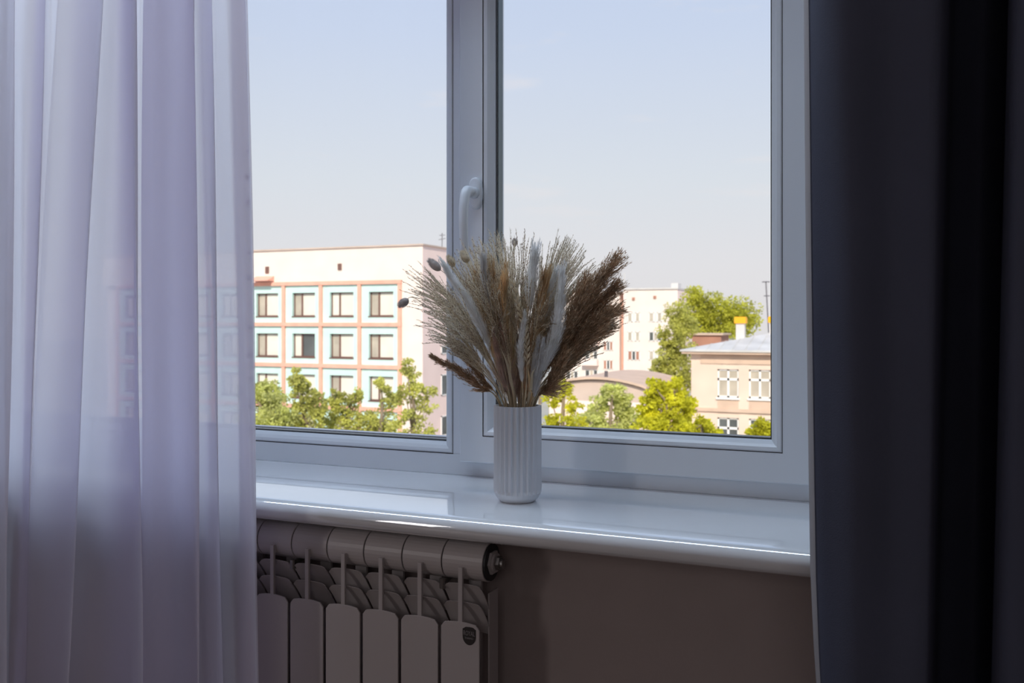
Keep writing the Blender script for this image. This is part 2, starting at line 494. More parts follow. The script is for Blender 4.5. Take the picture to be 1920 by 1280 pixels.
# end side plate and plug
cy, cz = RYF+0.041, EYE-0.4235
xe = sec_x[0]+0.0385
g = G(); g.tube([(xe, cy, cz), (xe+0.003, cy, cz)], 0.027, 28)
g.tube([(xe+0.003, cy, cz), (xe+0.009, cy, cz)], 0.0215, 6)
g.tube([(xe+0.009, cy, cz), (xe+0.013, cy, cz)], 0.0165, 24)
plug = g.build('end_plug', RADM, rad)
g = G(); g.tube([(xe+0.013, cy, cz), (xe+0.021, cy, cz)], 0.0125, 6); g.tube([(xe+0.021, cy, cz), (xe+0.026, cy, cz)], 0.0085, 20)
g.tube([(xe+0.026, cy, cz), (xe+0.027, cy, cz)], [0.0085, 0.006], 20)
tag(g.build('air_vent', BRASSM, plug), 'metal air vent screw')
g = G().box(xe-0.004, xe-0.001, RYF+0.040, RYF+0.078, cz-0.53, cz-0.055)
g.build('side_plate', RADM, rad, bevel=0.001)
for xb in (sec_x[0]-0.04, sec_x[4]-0.04):
    g = G(); g.tube(crom([(xb, WY, cz-0.038), (xb, RYF+0.05, cz-0.034), (xb, RYF+0.016, cz-0.040), (xb, RYF+0.012, cz-0.034)], 5), 0.0045, 12)
    g.tube([(xb, RYF+0.013, cz-0.047), (xb, RYF+0.013, cz-0.030)], 0.006, 12)
    tag(g.build('bracket', BRASSM, rad), 'steel wall bracket hook')
# badge
bc = at_y(880, 1192, RYF)
def shield(w, h, k=10):
    p = [(-w, h*0.75), (-w*0.55, h*0.97), (0, h), (w*0.55, h*0.97), (w, h*0.75)]
    p += [(w*max(0.0, math.cos(a))**1.05, -h*(0.05+0.95*math.sin(a))) for a in np.linspace(0, np.pi/2, k)]
    p += [(-x, z) for x, z in p[5:-1][::-1]]
    return [(bc[0]+x, bc[2]+z) for x, z in p[::-1]]
bd = G().prism(shield(0.0125, 0.0155), RYF-0.0010, RYF+0.0005).build('badge', BADGEM, rad)
tag(bd, 'small dark shield badge')
def text(body, loc, size, m, parent, name, rot=(R(90), 0, 0), depth=0.0003, sx=1.0):
    cu = bpy.data.curves.new(name, 'FONT'); cu.body = body; cu.size = size; cu.extrude = depth
    cu.align_x = 'CENTER'; cu.align_y = 'CENTER'; cu.materials.append(m)
    o = bpy.data.objects.new(name, cu); C.objects.link(o)
    bpy.context.view_layer.update()
    me = bpy.data.meshes.new_from_object(o.evaluated_get(bpy.context.evaluated_depsgraph_get()))
    me.transform(Matrix.Diagonal((sx, 1, 1, 1)))
    bpy.data.objects.remove(o)
    o = bpy.data.objects.new(name, me); C.objects.link(o)
    o.parent = parent; o.location = Vector(loc) - Vector(ORG[parent.name]); o.rotation_euler = rot
    return o
text('ROYAL', (bc[0], RYF-0.0014, bc[2]+0.0045), 0.0115, LETM, bd, 'lettering', sx=0.60)
text('THERMO', (bc[0], RYF-0.0014, bc[2]-0.0038), 0.0045, LETM, bd, 'lettering', sx=0.9)

# ------------------------------------------------------------------ sheer curtain
# cross sections given as (px at top, px at bottom, distance y) along the cloth, folds double back on themselves
def curtain(name, secs, y_of, z0, z1, m, nz_=26, sub=8, waver=0.003, lean=1.0):
    cols = []
    for (pt, pb, d) in secs:   # px at top and bottom
        pa = at_y(pt, 0, d); pbm = at_y(pb, 1100, d)
        cols.append((pa[0], pa[2], pbm[0], pbm[2], d))
    zs = np.linspace(z0, z1, nz_)
    rows = []
    for z in zs:
        pts = []
        for (xa, za, xb, zb, d) in cols:
            t = (z-zb)/(za-zb)
            t = max(-0.3, min(1.6, t))
            x = xb+(xa-xb)*t
            pts.append((x, d, z))
        rows.append(crom(pts, sub))
    P = np.array(rows)
    ph = np.arange(P.shape[1])*0.35
    P[:, :, 1] += waver*np.sin(P[:, :, 2]*5.0 + ph[None, :])
    return P
D0 = 1.29
secs = [(-160, -190, D0+0.02), (-110, -140, D0-0.02), (-60, -90, D0+0.02), (-10, -40, D0-0.02), (14, 4, D0+0.0), (30, 14, D0+0.025), (22, 8, D0+0.045),
        (30, 12, D0+0.05), (60, 30, D0+0.01), (84, 52, D0-0.012), (80, 46, D0+0.016),
        (95, 62, D0+0.03), (113, 50, D0+0.02), (108, 48, D0-0.004), (150, 90, D0-0.018), (190, 134, D0-0.02), (184, 128, D0+0.012), (188, 130, D0+0.028),
        (225, 190, D0-0.004), (251, 248, D0-0.022), (254, 266, D0-0.010), (249, 250, D0+0.025),
        (262, 252, D0+0.035), (273, 268, D0+0.022), (269, 265, D0-0.012), (285, 285, D0-0.028), (325, 328, D0-0.010), (358, 364, D0-0.018), (366, 373, D0-0.006), (352, 358, D0+0.010), (296, 298, D0+0.016), (273, 273, D0+0.022), (277, 277, D0+0.034), (325, 328, D0+0.034), (368, 378, D0+0.012),
        (384, 399, D0-0.018), (396, 415, D0-0.028), (390, 409, D0+0.004), (398, 414, D0+0.022), (430, 446, D0+0.012), (452, 468, D0+0.006), (463, 481, D0+0.002)]
P = curtain('sheer_curtain', secs, None, 0.02, 2.50, SHEER)
g = G().grid(P)
ctop = P[-1].mean(0)
sheer = g.build('sheer_curtain', SHEER, None, smooth=True, origin=(P[0][:, 0].mean(), D0, 0.0))
tag(sheer, 'sheer lavender-white voile curtain hanging in folds left of the window', 'curtain')
# folded side hem
Pe = P[:, -16:, :].copy()
Pe[:, :, 1] += 0.004
g = G().grid(Pe); g.build('hem', SHEERH, sheer, smooth=True)
# header tape edge: row of small pale points showing through the hem
g = G()
for k in range(13):
    z = EYE + 0.30 - 0.045*k + 0.004*math.sin(k*3.1)
    t = (z-0.02)/(2.50-0.02)*25; i0 = int(t); fr = t-i0
    e = P[i0, -1]*(1-fr)+P[i0+1, -1]*fr
    s = 0.006+0.004*((k*7) % 3)/3
    x = e[0]-0.006; y = e[1]+0.006
    g = G(); g.add([(x, y, z+s*0.7), (x-s*1.3, y, z), (x, y, z-s*0.7), (x, y-0.0004, z+s*0.7), (x-s*1.3, y-0.0004, z), (x, y-0.0004, z-s*0.7)],
          [(0, 1, 2), (5, 4, 3), (0, 3, 4, 1), (1, 4, 5, 2)])
    g.build('lace_point', SHEERH, sheer)
# curtain rail
g = G().box(RX0+0.3, RX1-0.3, D0-0.05, D0+0.04, ZC-0.035, ZC-0.001)
railo = g.build('curtain_rail', PVC, None, bevel=0.003, origin=(0, D0, ZC))
tag(railo, 'white ceiling curtain rail above the window', 'curtain rail')

# dark curtain
D1 = 1.22
RIMLIT = mat('pale_curtain_rim_light', (0.74, 0.70, 0.70, 1), 0.8, 0.2, transl=0.6)  # pale translucent colour paints in the bright rim of window light
secs2 = [(1516, 1530, D1+0.075), (1509, 1523, D1+0.05), (1513, 1528, D1+0.015), (1540, 1557, D1-0.012), (1600, 1600, D1-0.03), (1680, 1670, D1-0.025), (1750, 1725, D1-0.035),
         (1778, 1750, D1-0.02), (1784, 1757, D1+0.04), (1796, 1768, D1+0.13), (1845, 1825, D1+0.17), (1885, 1858, D1+0.12), (1893, 1865, D1+0.02), (1905, 1880, D1-0.04),
         (1960, 1940, D1-0.05), (2040, 2020, D1-0.03), (2060, 2040, D1+0.05), (2110, 2100, D1+0.07), (2150, 2150, D1-0.03), (2260, 2260, D1-0.03)]
P2 = curtain('blackout_curtain', secs2, None, 0.02, 2.52, DARKC, sub=8, waver=0.002)
# gentle bulge below the sill line
zz = P2[:, :, 2]
P2[:, :, 0] += 0.016*np.clip((SILL_Z-0.02-zz)/0.25, 0, 1)**1.2*np.clip(1-np.arange(P2.shape[1])/40, 0, 1)[None, :]
P2[:, :, 0] += -0.0025*np.sin((zz-0.6)*3.4)*np.clip(1-np.arange(P2.shape[1])/30, 0, 1)[None, :]
Pb = P2.copy(); Pb[:, :, 1] += 0.002
Pl = P2[:, :19].copy(); Pl[:, :, 0] -= 0.0012; Pl[:, :, 1] -= 0.0004
g = G().grid(P2[:, 17:]); g.grid(Pb[:, 17:][:, ::-1])
dark = g.build('blackout_curtain', DARKC, None, smooth=True, origin=(0.05, D1, 0.0))
tag(G().grid(Pl).build('rim_light_edge', RIMLIT, dark, smooth=True), 'pale strip standing in for the window-lit curtain edge')
tag(dark, 'heavy charcoal blackout curtain hanging at the side of the opening sash', 'curtain')

# ------------------------------------------------------------------ vase
vc = at_z(970.5, 937, 1.70); vc[2] = SILL_Z
VR, VH = 0.0452, 0.1785
NF = 26
def flute(r, z, th):
    if r < VR*0.955: return r
    k = min(1, max(0, (z-0.016)/0.006))
    return r - 0.0062*k*abs(math.sin(NF*th/2))
prof = [(0.0, 0.0), (0.030, 0.0), (0.0325, 0.0006), (0.035, 0.003), (0.0385, 0.007), (0.0418, 0.0115), (0.0440, 0.0165), (VR*0.992, 0.020), (VR, 0.024), (VR, 0.06), (VR, 0.10), (VR, 0.14), (VR, VH-0.001), (VR*0.995, VH),
        (0.0405, VH), (0.0400, VH-0.002), (0.0400, 0.10), (0.0400, 0.012), (0.036, 0.006), (0.0, 0.006)]
g = G().lathe(prof, vc, n=NF*10, fn=flute)
vase = g.build('vase', VASEM, None, smooth=True, origin=vc)
try: vase.data.set_sharp_from_angle(angle=R(38))
except Exception: pass
tag(vase, 'white fluted ceramic cylinder vase standing on the glossy windowsill', 'vase')

# ------------------------------------------------------------------ dried grasses
CREAM = mat('dry_cream', (0.88, 0.78, 0.62, 1), 0.7, 0.2, var=0.18, vscale=60, transl=0.45)
SILK = mat('pale_silk', (0.98, 0.90, 0.77, 1), 0.6, 0.3, transl=0.45, var=0.08, vscale=40)
SPIK = mat('tan_spikelet', (0.30, 0.20, 0.12, 1), 0.7, 0.2, transl=0.35, var=0.3, vscale=80)
BROWN = mat('brown_plume', (0.46, 0.30, 0.185, 1), 0.75, 0.15, transl=0.5, var=0.35, vscale=70)
BROWNL = mat('light_brown_plume', (0.80, 0.62, 0.43, 1), 0.75, 0.15, transl=0.5, var=0.25, vscale=90)
GOLD = mat('golden_plume', (0.80, 0.60, 0.37, 1), 0.75, 0.15, transl=0.45, var=0.3, vscale=50, stretch=(1, 1, 0.2))
MAUVE = mat('mauve_brown_plume', (0.62, 0.46, 0.38, 1), 0.8, 0.15, transl=0.4, var=0.25, vscale=50)
WHITEP = mat('white_plume', (0.97, 0.97, 0.94, 1), 0.7, 0.2, transl=0.4, var=0.08, vscale=40)
GREYP = mat('grey_plume', (0.76, 0.75, 0.74, 1), 0.75, 0.2, transl=0.4, var=0.12, vscale=50)
STEMM = mat('straw_stem', (0.52, 0.43, 0.29, 1), 0.6, 0.3, var=0.25, vscale=40, stretch=(1, 1, 0.1))
BUNNY = mat('bunny_tail_grey', (0.66, 0.60, 0.57, 1), 0.8, 0.1, transl=0.35, var=0.15, vscale=120)
BUNNYC = mat('bunny_tail_cream', (0.74, 0.66, 0.52, 1), 0.8, 0.1, transl=0.4, var=0.15, vscale=120)

def nrm(v): return v/(np.linalg.norm(v)+1e-12)
def pathfor(rim_px, mids, dz, base_off=None):
    """stem path: vase bottom -> rim -> given pixels"""
    rz = 1.70 + max(-0.03, min(0.03, dz*0.35))
    rim = at_z(rim_px, 757, rz); rim[2] = SILL_Z+VH+0.003
    bx = vc + np.array([(vc[0]-rim[0])*0.35, (vc[1]-rim[1])*0.35, 0.02 + 0.004*rnd.random()])
    pts = [bx, rim]
    k = len(mids)
    for i, (x, y) in enumerate(mids):
        pts.append(at_z(x, y, 1.70 + dz*(0.35 + 0.65*(i+1)/k)))
    return crom(pts, 10)
def samp(path, t):
    t = np.clip(np.asarray(t), 0, 1)*(len(path)-1)
    i = np.minimum(t.astype(int), len(path)-2); f = (t-i)[:, None]
    return path[i]*(1-f)+path[i+1]*f
def tang(path, t):
    a = samp(path, np.asarray(t)-0.02); b = samp(path, np.asarray(t)+0.02)
    d = b-a
    return d/(np.linalg.norm(d, axis=1)[:, None]+1e-12)
def grass_root(name, label, group=None):
    return empty(name, tuple(vc+np.array([0, 0, 0.01])), label, 'dried grass', group)
def stem(parent, path, r0, r1, m=None, upto=1.0, n=5):
    k = max(4, int(len(path)*upto))
    p = path[:k]
    G().tube(p, np.linspace(r0, r1, len(p)), n).build('stem', m or STEMM, parent, smooth=True)
def cone_dirs(Tn, ang_lo, ang_hi):
    k = len(Tn)
    rv = rng.normal(size=(k, 3)); rv -= Tn*np.sum(rv*Tn, 1)[:, None]; rv /= np.linalg.norm(rv, axis=1)[:, None]+1e-12
    a = rng.uniform(ang_lo, ang_hi, k)[:, None]
    return Tn*np.cos(a)+rv*np.sin(a)

GRP = 'dried grasses arranged in the fluted vase'
def silvergrass(label, rim_px, mids, dz, n=16, spread=0.035, dark=0.5, length=1.0, silk=1.0):
    path = pathfor(rim_px, mids, dz)
    root = grass_root('silver_grass', label, GRP)
    stem(root, path, 0.0013, 0.0006, upto=0.72)
    gr, gs, gk = G(), G(), G()
    T_ = tang(path, np.array([0.97]))[0]; tip = path[-1] + T_*0.012
    L = np.linalg.norm(tip-path[len(path)//2])
    side = nrm(np.cross(T_, FWD)); dep = nrm(np.cross(T_, side))
    n = int(n*1.9); spread *= 1.15
    for i in range(n):
        ts = rng.uniform(0.30, 0.60)
        S = samp(path, np.array([ts]))[0]; St = tang(path, np.array([ts]))[0]
        u = rng.uniform(-1, 1); v = rng.uniform(-1, 1)
        E = tip + side*spread*u + dep*spread*1.1*v - T_*rng.uniform(0, 0.09)*length*(0.25+abs(u))
        E[2] -= 0.010*rng.random()
        d = np.linalg.norm(E-S)
        Mx = S + St*d*0.52
        pl = bez(S, Mx, E, 14)
        gr.tube(pl, np.linspace(0.0006, 0.00025, 14), 3, cap=False)
        k = int(34*dark/0.5)
        tt = np.linspace(0.30, 1.0, k)+rng.uniform(-.008, .008, k)
        Tn = tang(pl, tt)
        gs.diamonds(samp(pl, tt), cone_dirs(Tn, 0.15, 0.5), rng.uniform(0.0035, 0.0055, k), 0.00125)
        k2 = int(150*silk)
        tt = rng.uniform(0.22, 1.0, k2)
        Tn = tang(pl, tt)
        gk.hairs(samp(pl, tt), cone_dirs(Tn, 0.15, 0.7), rng.uniform(0.004, 0.010, k2), 0.00045)
    gr.build('branches', CREAM, root); tag(gs.build('spikelets', SPIK, root), kind='stuff'); tag(gk.build('silky_hairs', SILK, root), kind='stuff')
    return root
def reed(label, rim_px, mids, dz, n=150, width=0.034, start=0.42, m1=None, m2=None, droop=0.25, name='reed_plume', ang=(0.25, 0.6)):
    path = pathfor(rim_px, mids, dz)
    root = grass_root(name, label, GRP)
    stem(root, path, 0.0016, 0.0006)
    g1, g2 = G(), G(); n = int(n*1.3); width *= 1.12
    for i in range(n):
        t = start + (1-start)*(i+rng.random())/n
        S = samp(path, np.array([t]))[0]; Tn = tang(path, np.array([t]))
        s = (t-start)/(1-start)
        env = (min(1, s/0.25)**0.7)*(1-s)**0.45 + 0.18
        d = cone_dirs(Tn, *ang)[0]
        L = width*env*rng.uniform(0.8, 1.5)
        E = S + d*L + Tn[0]*L*0.5; E[2] -= droop*L*0.3
        pl = bez(S, S+d*L*0.5, E, 6)
        g1.tube(pl, np.linspace(0.0004, 0.00015, 6), 3, cap=False)
        k = 11
        tt = rng.uniform(0.1, 1.0, k)
        Tp = tang(pl, tt)
        g1.diamonds(samp(pl, tt), cone_dirs(Tp, 0.1, 0.5), rng.uniform(0.004, 0.008, k), 0.0013)
        k = 20
        tt = rng.uniform(0.1, 1.0, k)
        g2.hairs(samp(pl, tt), cone_dirs(tang(pl, tt), 0.15, 0.8), rng.uniform(0.004, 0.009, k), 0.0005)
    tag(g1.build('spikelets', m1 or BROWN, root), kind='stuff'); tag(g2.build('silky_hairs', m2 or BROWNL, root), kind='stuff')
    return root
def pampas(label, rim_px, mids, dz, start, width, m, n=5200, name='pampas_plume', hl=0.016, taper=0.5):
    path = pathfor(rim_px, mids, dz)
    root = grass_root(name, label, GRP)
    stem(root, path, 0.0016, 0.0007, upto=0.9)
    # fluffy body: a soft core with hairs lying along it
    k = 18
    tt = np.linspace(start, 0.985, k)
    s = (tt-start)/(1-start)
    env = np.sin(np.pi*np.clip(s, 0.02, 1)**taper*0.97)**0.75
    core = samp(path, tt)
    G().tube(core, np.maximum(env*width*0.30, 0.0006), 10).build('plume_core', m, root, smooth=True)
    g = G()
    t = rng.uniform(start, 1.0, n); s = (t-start)/(1-start)
    env = np.sin(np.pi*np.clip(s, 0.02, 0.999)**taper*0.97)**0.75
    Tn = tang(path, t)
    d = cone_dirs(Tn, np.pi/2, np.pi/2)
    P0 = samp(path, t) + d*(width*env*rng.uniform(0.05, 0.7, n))[:, None]
    Dd = Tn + d*rng.uniform(0.05, 0.50, n)[:, None] + rng.normal(size=(n, 3))*0.10
    n2 = n//3
    g.hairs(P0[:n2], Dd[:n2], (rng.uniform(0.6, 1.2, n)*hl*(0.6+0.4*env))[:n2], 0.00055)
    nb = max(50, n//55)
    for i in range(nb):
        tb = start + (0.97-start)*(i+rng.random())/nb
        sb = (tb-start)/(1-start); eb = math.sin(math.pi*min(1, max(0.03, sb))**taper*0.97)**0.75
        Tb = tang(path, np.array([tb])); db = cone_dirs(Tb, 0.10, 0.42)[0]
        S = samp(path, np.array([tb]))[0]
        Lb = width*2.0*(0.35+0.75*eb)*rng.uniform(0.8, 1.35)
        pl = bez(S, S+db*Lb*0.55, S+db*Lb*0.6+Tb[0]*Lb*0.55, 6)
        k = 75
        tt = rng.uniform(0.05, 1.0, k)
        g.hairs(samp(pl, tt), cone_dirs(tang(pl, tt), 0.05, 0.55), rng.uniform(0.004, 0.0095, k), 0.0006)
    tag(g.build('silky_hairs', m, root), kind='stuff')
    return root
def bunny(label, rim_px, mids, dz, L, w, m):
    path = pathfor(rim_px, mids, dz)
    root = grass_root('bunny_tail_grass', label, GRP)
    stem(root, path, 0.0007, 0.0005)
    tip = path[-1]; T_ = tang(path, np.array([0.99]))[0]
    k = 10
    ss = np.linspace(0, 1, k)
    G().tube(tip - T_*L*0.5 + T_*L*ss[:, None], np.maximum(w*0.42*np.sin(np.pi*ss**0.85)**0.6, 0.0004), 12).build('seed_head', m, root, smooth=True)
    g = G(); n = 1100
    s = rng.uniform(0, 1, n)
    Tn = np.repeat(T_[None], n, 0); d = cone_dirs(Tn, np.pi/2, np.pi/2)
    P0 = tip + T_*(L*(s-0.5))[:, None] + d*(w*0.36*np.sin(np.pi*s**0.85)**0.6)[:, None]
    g.hairs(P0, Tn+d*0.5+rng.normal(size=(n, 3))*0.1, rng.uniform(0.003, 0.0065, n), 0.0004)
    tag(g.build('fuzz', m, root), kind='stuff')
    return root

# back layer to front layer (dz > 0 is farther from the viewer)
silvergrass('leftmost arching silver grass, its tip nearest the pink-edged office building corner', 948, [(905, 660), (850, 575), (768, 512)], 0.00, 18, 0.030)
silvergrass('silver grass arching far left just above the detached grey bunny tail', 950, [(908, 650), (860, 585), (782, 540)], 0.02, 20, 0.034)
silvergrass('silver grass drooping left over the white window mullion', 945, [(900, 680), (860, 625), (800, 588)], -0.02, 18, 0.026)
silvergrass('lowest left silver grass, dark spiky tip pointing at the window frame', 944, [(902, 695), (865, 650), (812, 625)], 0.0, 16, 0.018)
silvergrass('silver grass with dark reddish tip left of the white pampas', 950, [(905, 640), (850, 560), (800, 508)], 0.03, 12, 0.018, dark=0.7, silk=0.6)
silvergrass('silver grass fanning behind the cream bunny tail', 955, [(925, 650), (890, 560), (852, 482)], 0.04, 18, 0.026)
silvergrass('bright silky silver grass reaching the bottom of the window handle', 958, [(930, 640), (905, 545), (874, 458)], 0.05, 18, 0.020, dark=0.25, silk=1.6)
silvergrass('silver grass spreading over the centre left of the bouquet', 960, [(935, 640), (915, 560), (890, 505)], -0.03, 18, 0.035)
silvergrass('tallest bright silver grass beside the dark glass edge', 965, [(955, 640), (945, 540), (920, 448)], 0.04, 20, 0.024, dark=0.3, silk=1.6)
silvergrass('tallest silver grass with upright tip overlapping the window mullion', 967, [(960, 640), (955, 540), (940, 438)], 0.02, 16, 0.020, dark=0.35, silk=1.3)
silvergrass('sparse upright silver grass at the top centre', 972, [(975, 640), (978, 540), (980, 438)], 0.01, 9, 0.020, dark=0.8, silk=0.5)
silvergrass('short silver grass in the middle before the grey pampas', 975, [(985, 650), (990, 580), (1000, 520)], -0.03, 12, 0.026, dark=0.8, silk=0.6)
silvergrass('tall silver grass leaning right with pale tip against the sky', 978, [(1000, 640), (1025, 540), (1066, 446)], 0.03, 20, 0.022)
silvergrass('rightmost tall silver grass of the upper fan', 980, [(1005, 640), (1040, 540), (1085, 462)], 0.04, 22, 0.026)
silvergrass('silver grass bending right above the brown reeds', 985, [(1020, 640), (1060, 560), (1118, 498)], 0.03, 18, 0.020)
silvergrass('thin silver grass pointing low right toward the far apartment block', 1000, [(1045, 690), (1095, 645), (1160, 603)], 0.02, 12, 0.012, dark=0.9, silk=0.4)
silvergrass('thin lowest silver grass on the right edge of the bouquet', 1002, [(1035, 715), (1080, 675), (1130, 640)], 0.0, 8, 0.010, dark=0.9, silk=0.4)
silvergrass('silver grass rising behind the white pampas on the right', 982, [(1005, 650), (1030, 570), (1050, 500)], 0.05, 18, 0.03)

silvergrass('bright silver grass filling the top between window handle and glass edge', 962, [(945, 630), (925, 540), (897, 462)], -0.02, 18, 0.024, dark=0.4, silk=1.5)
silvergrass('bright silver grass filling the top just left of the sparse upright one', 968, [(965, 630), (955, 540), (948, 455)], -0.02, 18, 0.026, dark=0.4, silk=1.5)
silvergrass('pale silver grass filling the top above the pointed white pampas', 978, [(1000, 630), (1020, 530), (1042, 455)], 0.0, 18, 0.022, dark=0.5, silk=1.2)
silvergrass('pale silver grass between the tall right fan and the brown reeds', 985, [(1015, 630), (1050, 545), (1092, 482)], 0.0, 18, 0.022, dark=0.5, silk=1.1)
silvergrass('silver grass crossing in front of the golden plumes left of centre', 958, [(938, 650), (915, 575), (893, 515)], -0.06, 12, 0.030, dark=0.9, silk=0.3)
silvergrass('fine silver grass in front of the core, just left of the oat ear', 965, [(950, 650), (938, 585), (930, 525)], -0.065, 9, 0.026, dark=0.9, silk=0.2)
silvergrass('fine silver grass in front of the core, just right of the oat ear', 982, [(998, 650), (1010, 590), (1022, 535)], -0.06, 9, 0.028, dark=0.9, silk=0.25)
silvergrass('silver grass on the left front covering the white pampas base', 948, [(912, 670), (880, 610), (835, 560)], -0.05, 18, 0.034, dark=0.6)
reed('tallest dark brown reed plume, its pointed tip against the sky', 990, [(1045, 650), (1100, 560), (1152, 492)], 0.00, 230, 0.040)
reed('dark brown reed plume just under the tallest one', 992, [(1050, 660), (1105, 590), (1150, 540)], 0.02, 220, 0.036)
reed('dark brown reed plume curving right at mid height', 995, [(1050, 680), (1105, 620), (1150, 585)], -0.02, 210, 0.034)
reed('brown reed plume inside the right mass beside the white pampas', 990, [(1035, 670), (1070, 600), (1095, 535)], -0.03, 230, 0.036)
reed('brown reed plume low on the right', 998, [(1040, 700), (1080, 655), (1120, 620)], -0.01, 200, 0.032)
reed('lowest right brown reed plume beside the vase rim', 1003, [(1028, 725), (1058, 690), (1088, 655)], 0.0, 200, 0.026, start=0.34)
reed('short brown reed plume close to the vase rim right side', 1004, [(1022, 735), (1040, 700), (1058, 665)], -0.03, 200, 0.024, start=0.30)
reed('dark brown reed plume filling the right mass under its upper edge', 994, [(1045, 665), (1090, 600), (1128, 525)], 0.03, 240, 0.038)
reed('dark brown reed plume in the middle of the right mass', 996, [(1042, 690), (1085, 635), (1130, 590)], 0.01, 240, 0.036)
reed('brown reed plume behind the lower right edge of the bouquet', 1000, [(1040, 705), (1085, 650), (1140, 615)], 0.03, 220, 0.030)
reed('isolated brown reed plume sticking out low on the left', 936, [(905, 728), (868, 700), (814, 669)], 0.0, 150, 0.016, start=0.36)
reed('second brown reed plume low left, under the silver grass', 938, [(912, 720), (885, 680), (852, 645)], 0.02, 170, 0.020, start=0.36)
reed('dark brown reed plume deep behind the centre left', 955, [(930, 650), (905, 580), (890, 540)], 0.05, 200, 0.030)
reed('dark brown reed plume standing upright in the centre', 965, [(958, 650), (948, 590), (938, 530)], 0.04, 230, 0.032)
reed('dark brown reed plume deep in the shade right of centre', 985, [(1005, 660), (1020, 610), (1040, 560)], 0.03, 220, 0.034)

pampas('wide golden brown pampas plume in the core, its tip below the tallest silver grass', 966, [(948, 640), (930, 570), (922, 515)], -0.02, 0.40, 0.026, GOLD, 8000)
pampas('wide brown pampas plume in the deep core left of the oat ear', 968, [(950, 660), (942, 600), (944, 535)], -0.035, 0.36, 0.026, GOLD, 8000)
pampas('wide golden pampas plume in the core right of the oat ear', 982, [(1000, 650), (1012, 580), (1022, 530)], -0.025, 0.40, 0.026, GOLD, 8000)
pampas('short pale brown pampas plume filling the rim left of the oat ear', 965, [(960, 715), (955, 680), (950, 640)], -0.02, 0.28, 0.018, MAUVE, 5000)
pampas('short pale brown pampas plume filling the rim right of the oat ear', 985, [(988, 715), (990, 680), (995, 630)], -0.02, 0.28, 0.016, BROWNL, 5000)
pampas('dark brown low pampas plume hiding the stems left of the rim centre', 960, [(950, 725), (943, 695), (934, 655)], 0.02, 0.25, 0.020, MAUVE, 6000)
pampas('tan low pampas plume hiding the stems at the rim centre', 974, [(972, 725), (971, 690), (968, 640)], 0.02, 0.25, 0.020, MAUVE, 6000)
pampas('golden low pampas plume hiding the stems right of the rim centre', 990, [(1000, 720), (1008, 685), (1018, 640)], 0.015, 0.25, 0.020, GOLD, 6000)
pampas('upright tan pampas plume behind the oat ear', 975, [(978, 660), (980, 600), (985, 545)], 0.04, 0.34, 0.024, GOLD, 7000)
pampas('golden brown pampas plume left of centre', 962, [(945, 650), (938, 580), (946, 508)], 0.0, 0.42, 0.020, GOLD, 5000)
pampas('golden brown pampas plume right of centre', 980, [(995, 660), (1008, 590), (1020, 535)], 0.0, 0.42, 0.020, GOLD, 5000)
pampas('golden pampas plume at the left of the brown core', 955, [(925, 650), (905, 580), (893, 520)], 0.01, 0.42, 0.019, GOLD, 5000)
pampas('mauve brown pampas plume low in the centre', 968, [(956, 700), (946, 650), (938, 590)], -0.04, 0.36, 0.014, MAUVE, 3500)
pampas('shorter mauve brown pampas plume just above the rim', 960, [(945, 710), (935, 670), (925, 625)], -0.045, 0.34, 0.011, MAUVE, 3000)
pampas('thick white pampas plume leaning left from the bouquet', 950, [(918, 650), (882, 575), (832, 497)], -0.05, 0.50, 0.0165, WHITEP, 6500, taper=0.75)
pampas('small lilac-grey pampas plume at the upper left', 957, [(930, 640), (912, 560), (906, 490)], -0.04, 0.64, 0.014, GREYP, 3500, taper=0.8)
pampas('grey-green pampas plume with pointed top right of centre', 975, [(990, 640), (996, 550), (1003, 476)], -0.03, 0.66, 0.0195, WHITEP, 5200, taper=0.75)
pampas('long bright white pampas plume right of centre', 995, [(1020, 690), (1042, 620), (1055, 508)], -0.055, 0.48, 0.0185, WHITEP, 7500, taper=0.8)
pampas('broad pale pampas plume behind the bright white one', 985, [(1005, 650), (1025, 570), (1040, 512)], -0.02, 0.62, 0.012, WHITEP, 4500, taper=0.8)
pampas('narrow white pampas plume with drooping tip in the middle', 980, [(978, 700), (976, 650), (984, 590)], -0.06, 0.40, 0.009, WHITEP, 2600, taper=0.8)
reed('light brown reed plume hiding behind the bright white pampas base', 994, [(1012, 700), (1026, 655), (1038, 605)], 0.0, 220, 0.024, start=0.30)
pampas('narrow grey pampas plume rising from the right of the rim', 998, [(1006, 720), (1012, 690), (1018, 640)], -0.06, 0.30, 0.010, GREYP, 3000)
pampas('narrow white pampas plume beside the rim, second from the right', 990, [(998, 715), (1002, 680), (1010, 635)], -0.045, 0.32, 0.008, GREYP, 2400)

bunny('grey bunny tail grass hanging at the far left before the office building', 946, [(890, 660), (820, 590), (775, 558), (757, 567)], -0.02, 0.022, 0.018, BUNNY)
bunny('grey bunny tail grass at the upper left beside the white pampas tip', 950, [(905, 620), (850, 530), (815, 497)], 0.0, 0.030, 0.019, BUNNY)
bunny('cream bunny tail grass below the window handle', 955, [(925, 620), (890, 520), (872, 482)], 0.02, 0.024, 0.018, BUNNYC)
bunny('tiny grey bunny tail grass at the top centre against the sky', 966, [(965, 620), (962, 520), (965, 456)], 0.05, 0.014, 0.011, BUNNY)
bunny('white bunny tail grass at the top left edge of the bouquet', 952, [(915, 620), (870, 530), (846, 490)], 0.03, 0.024, 0.016, BUNNYC)

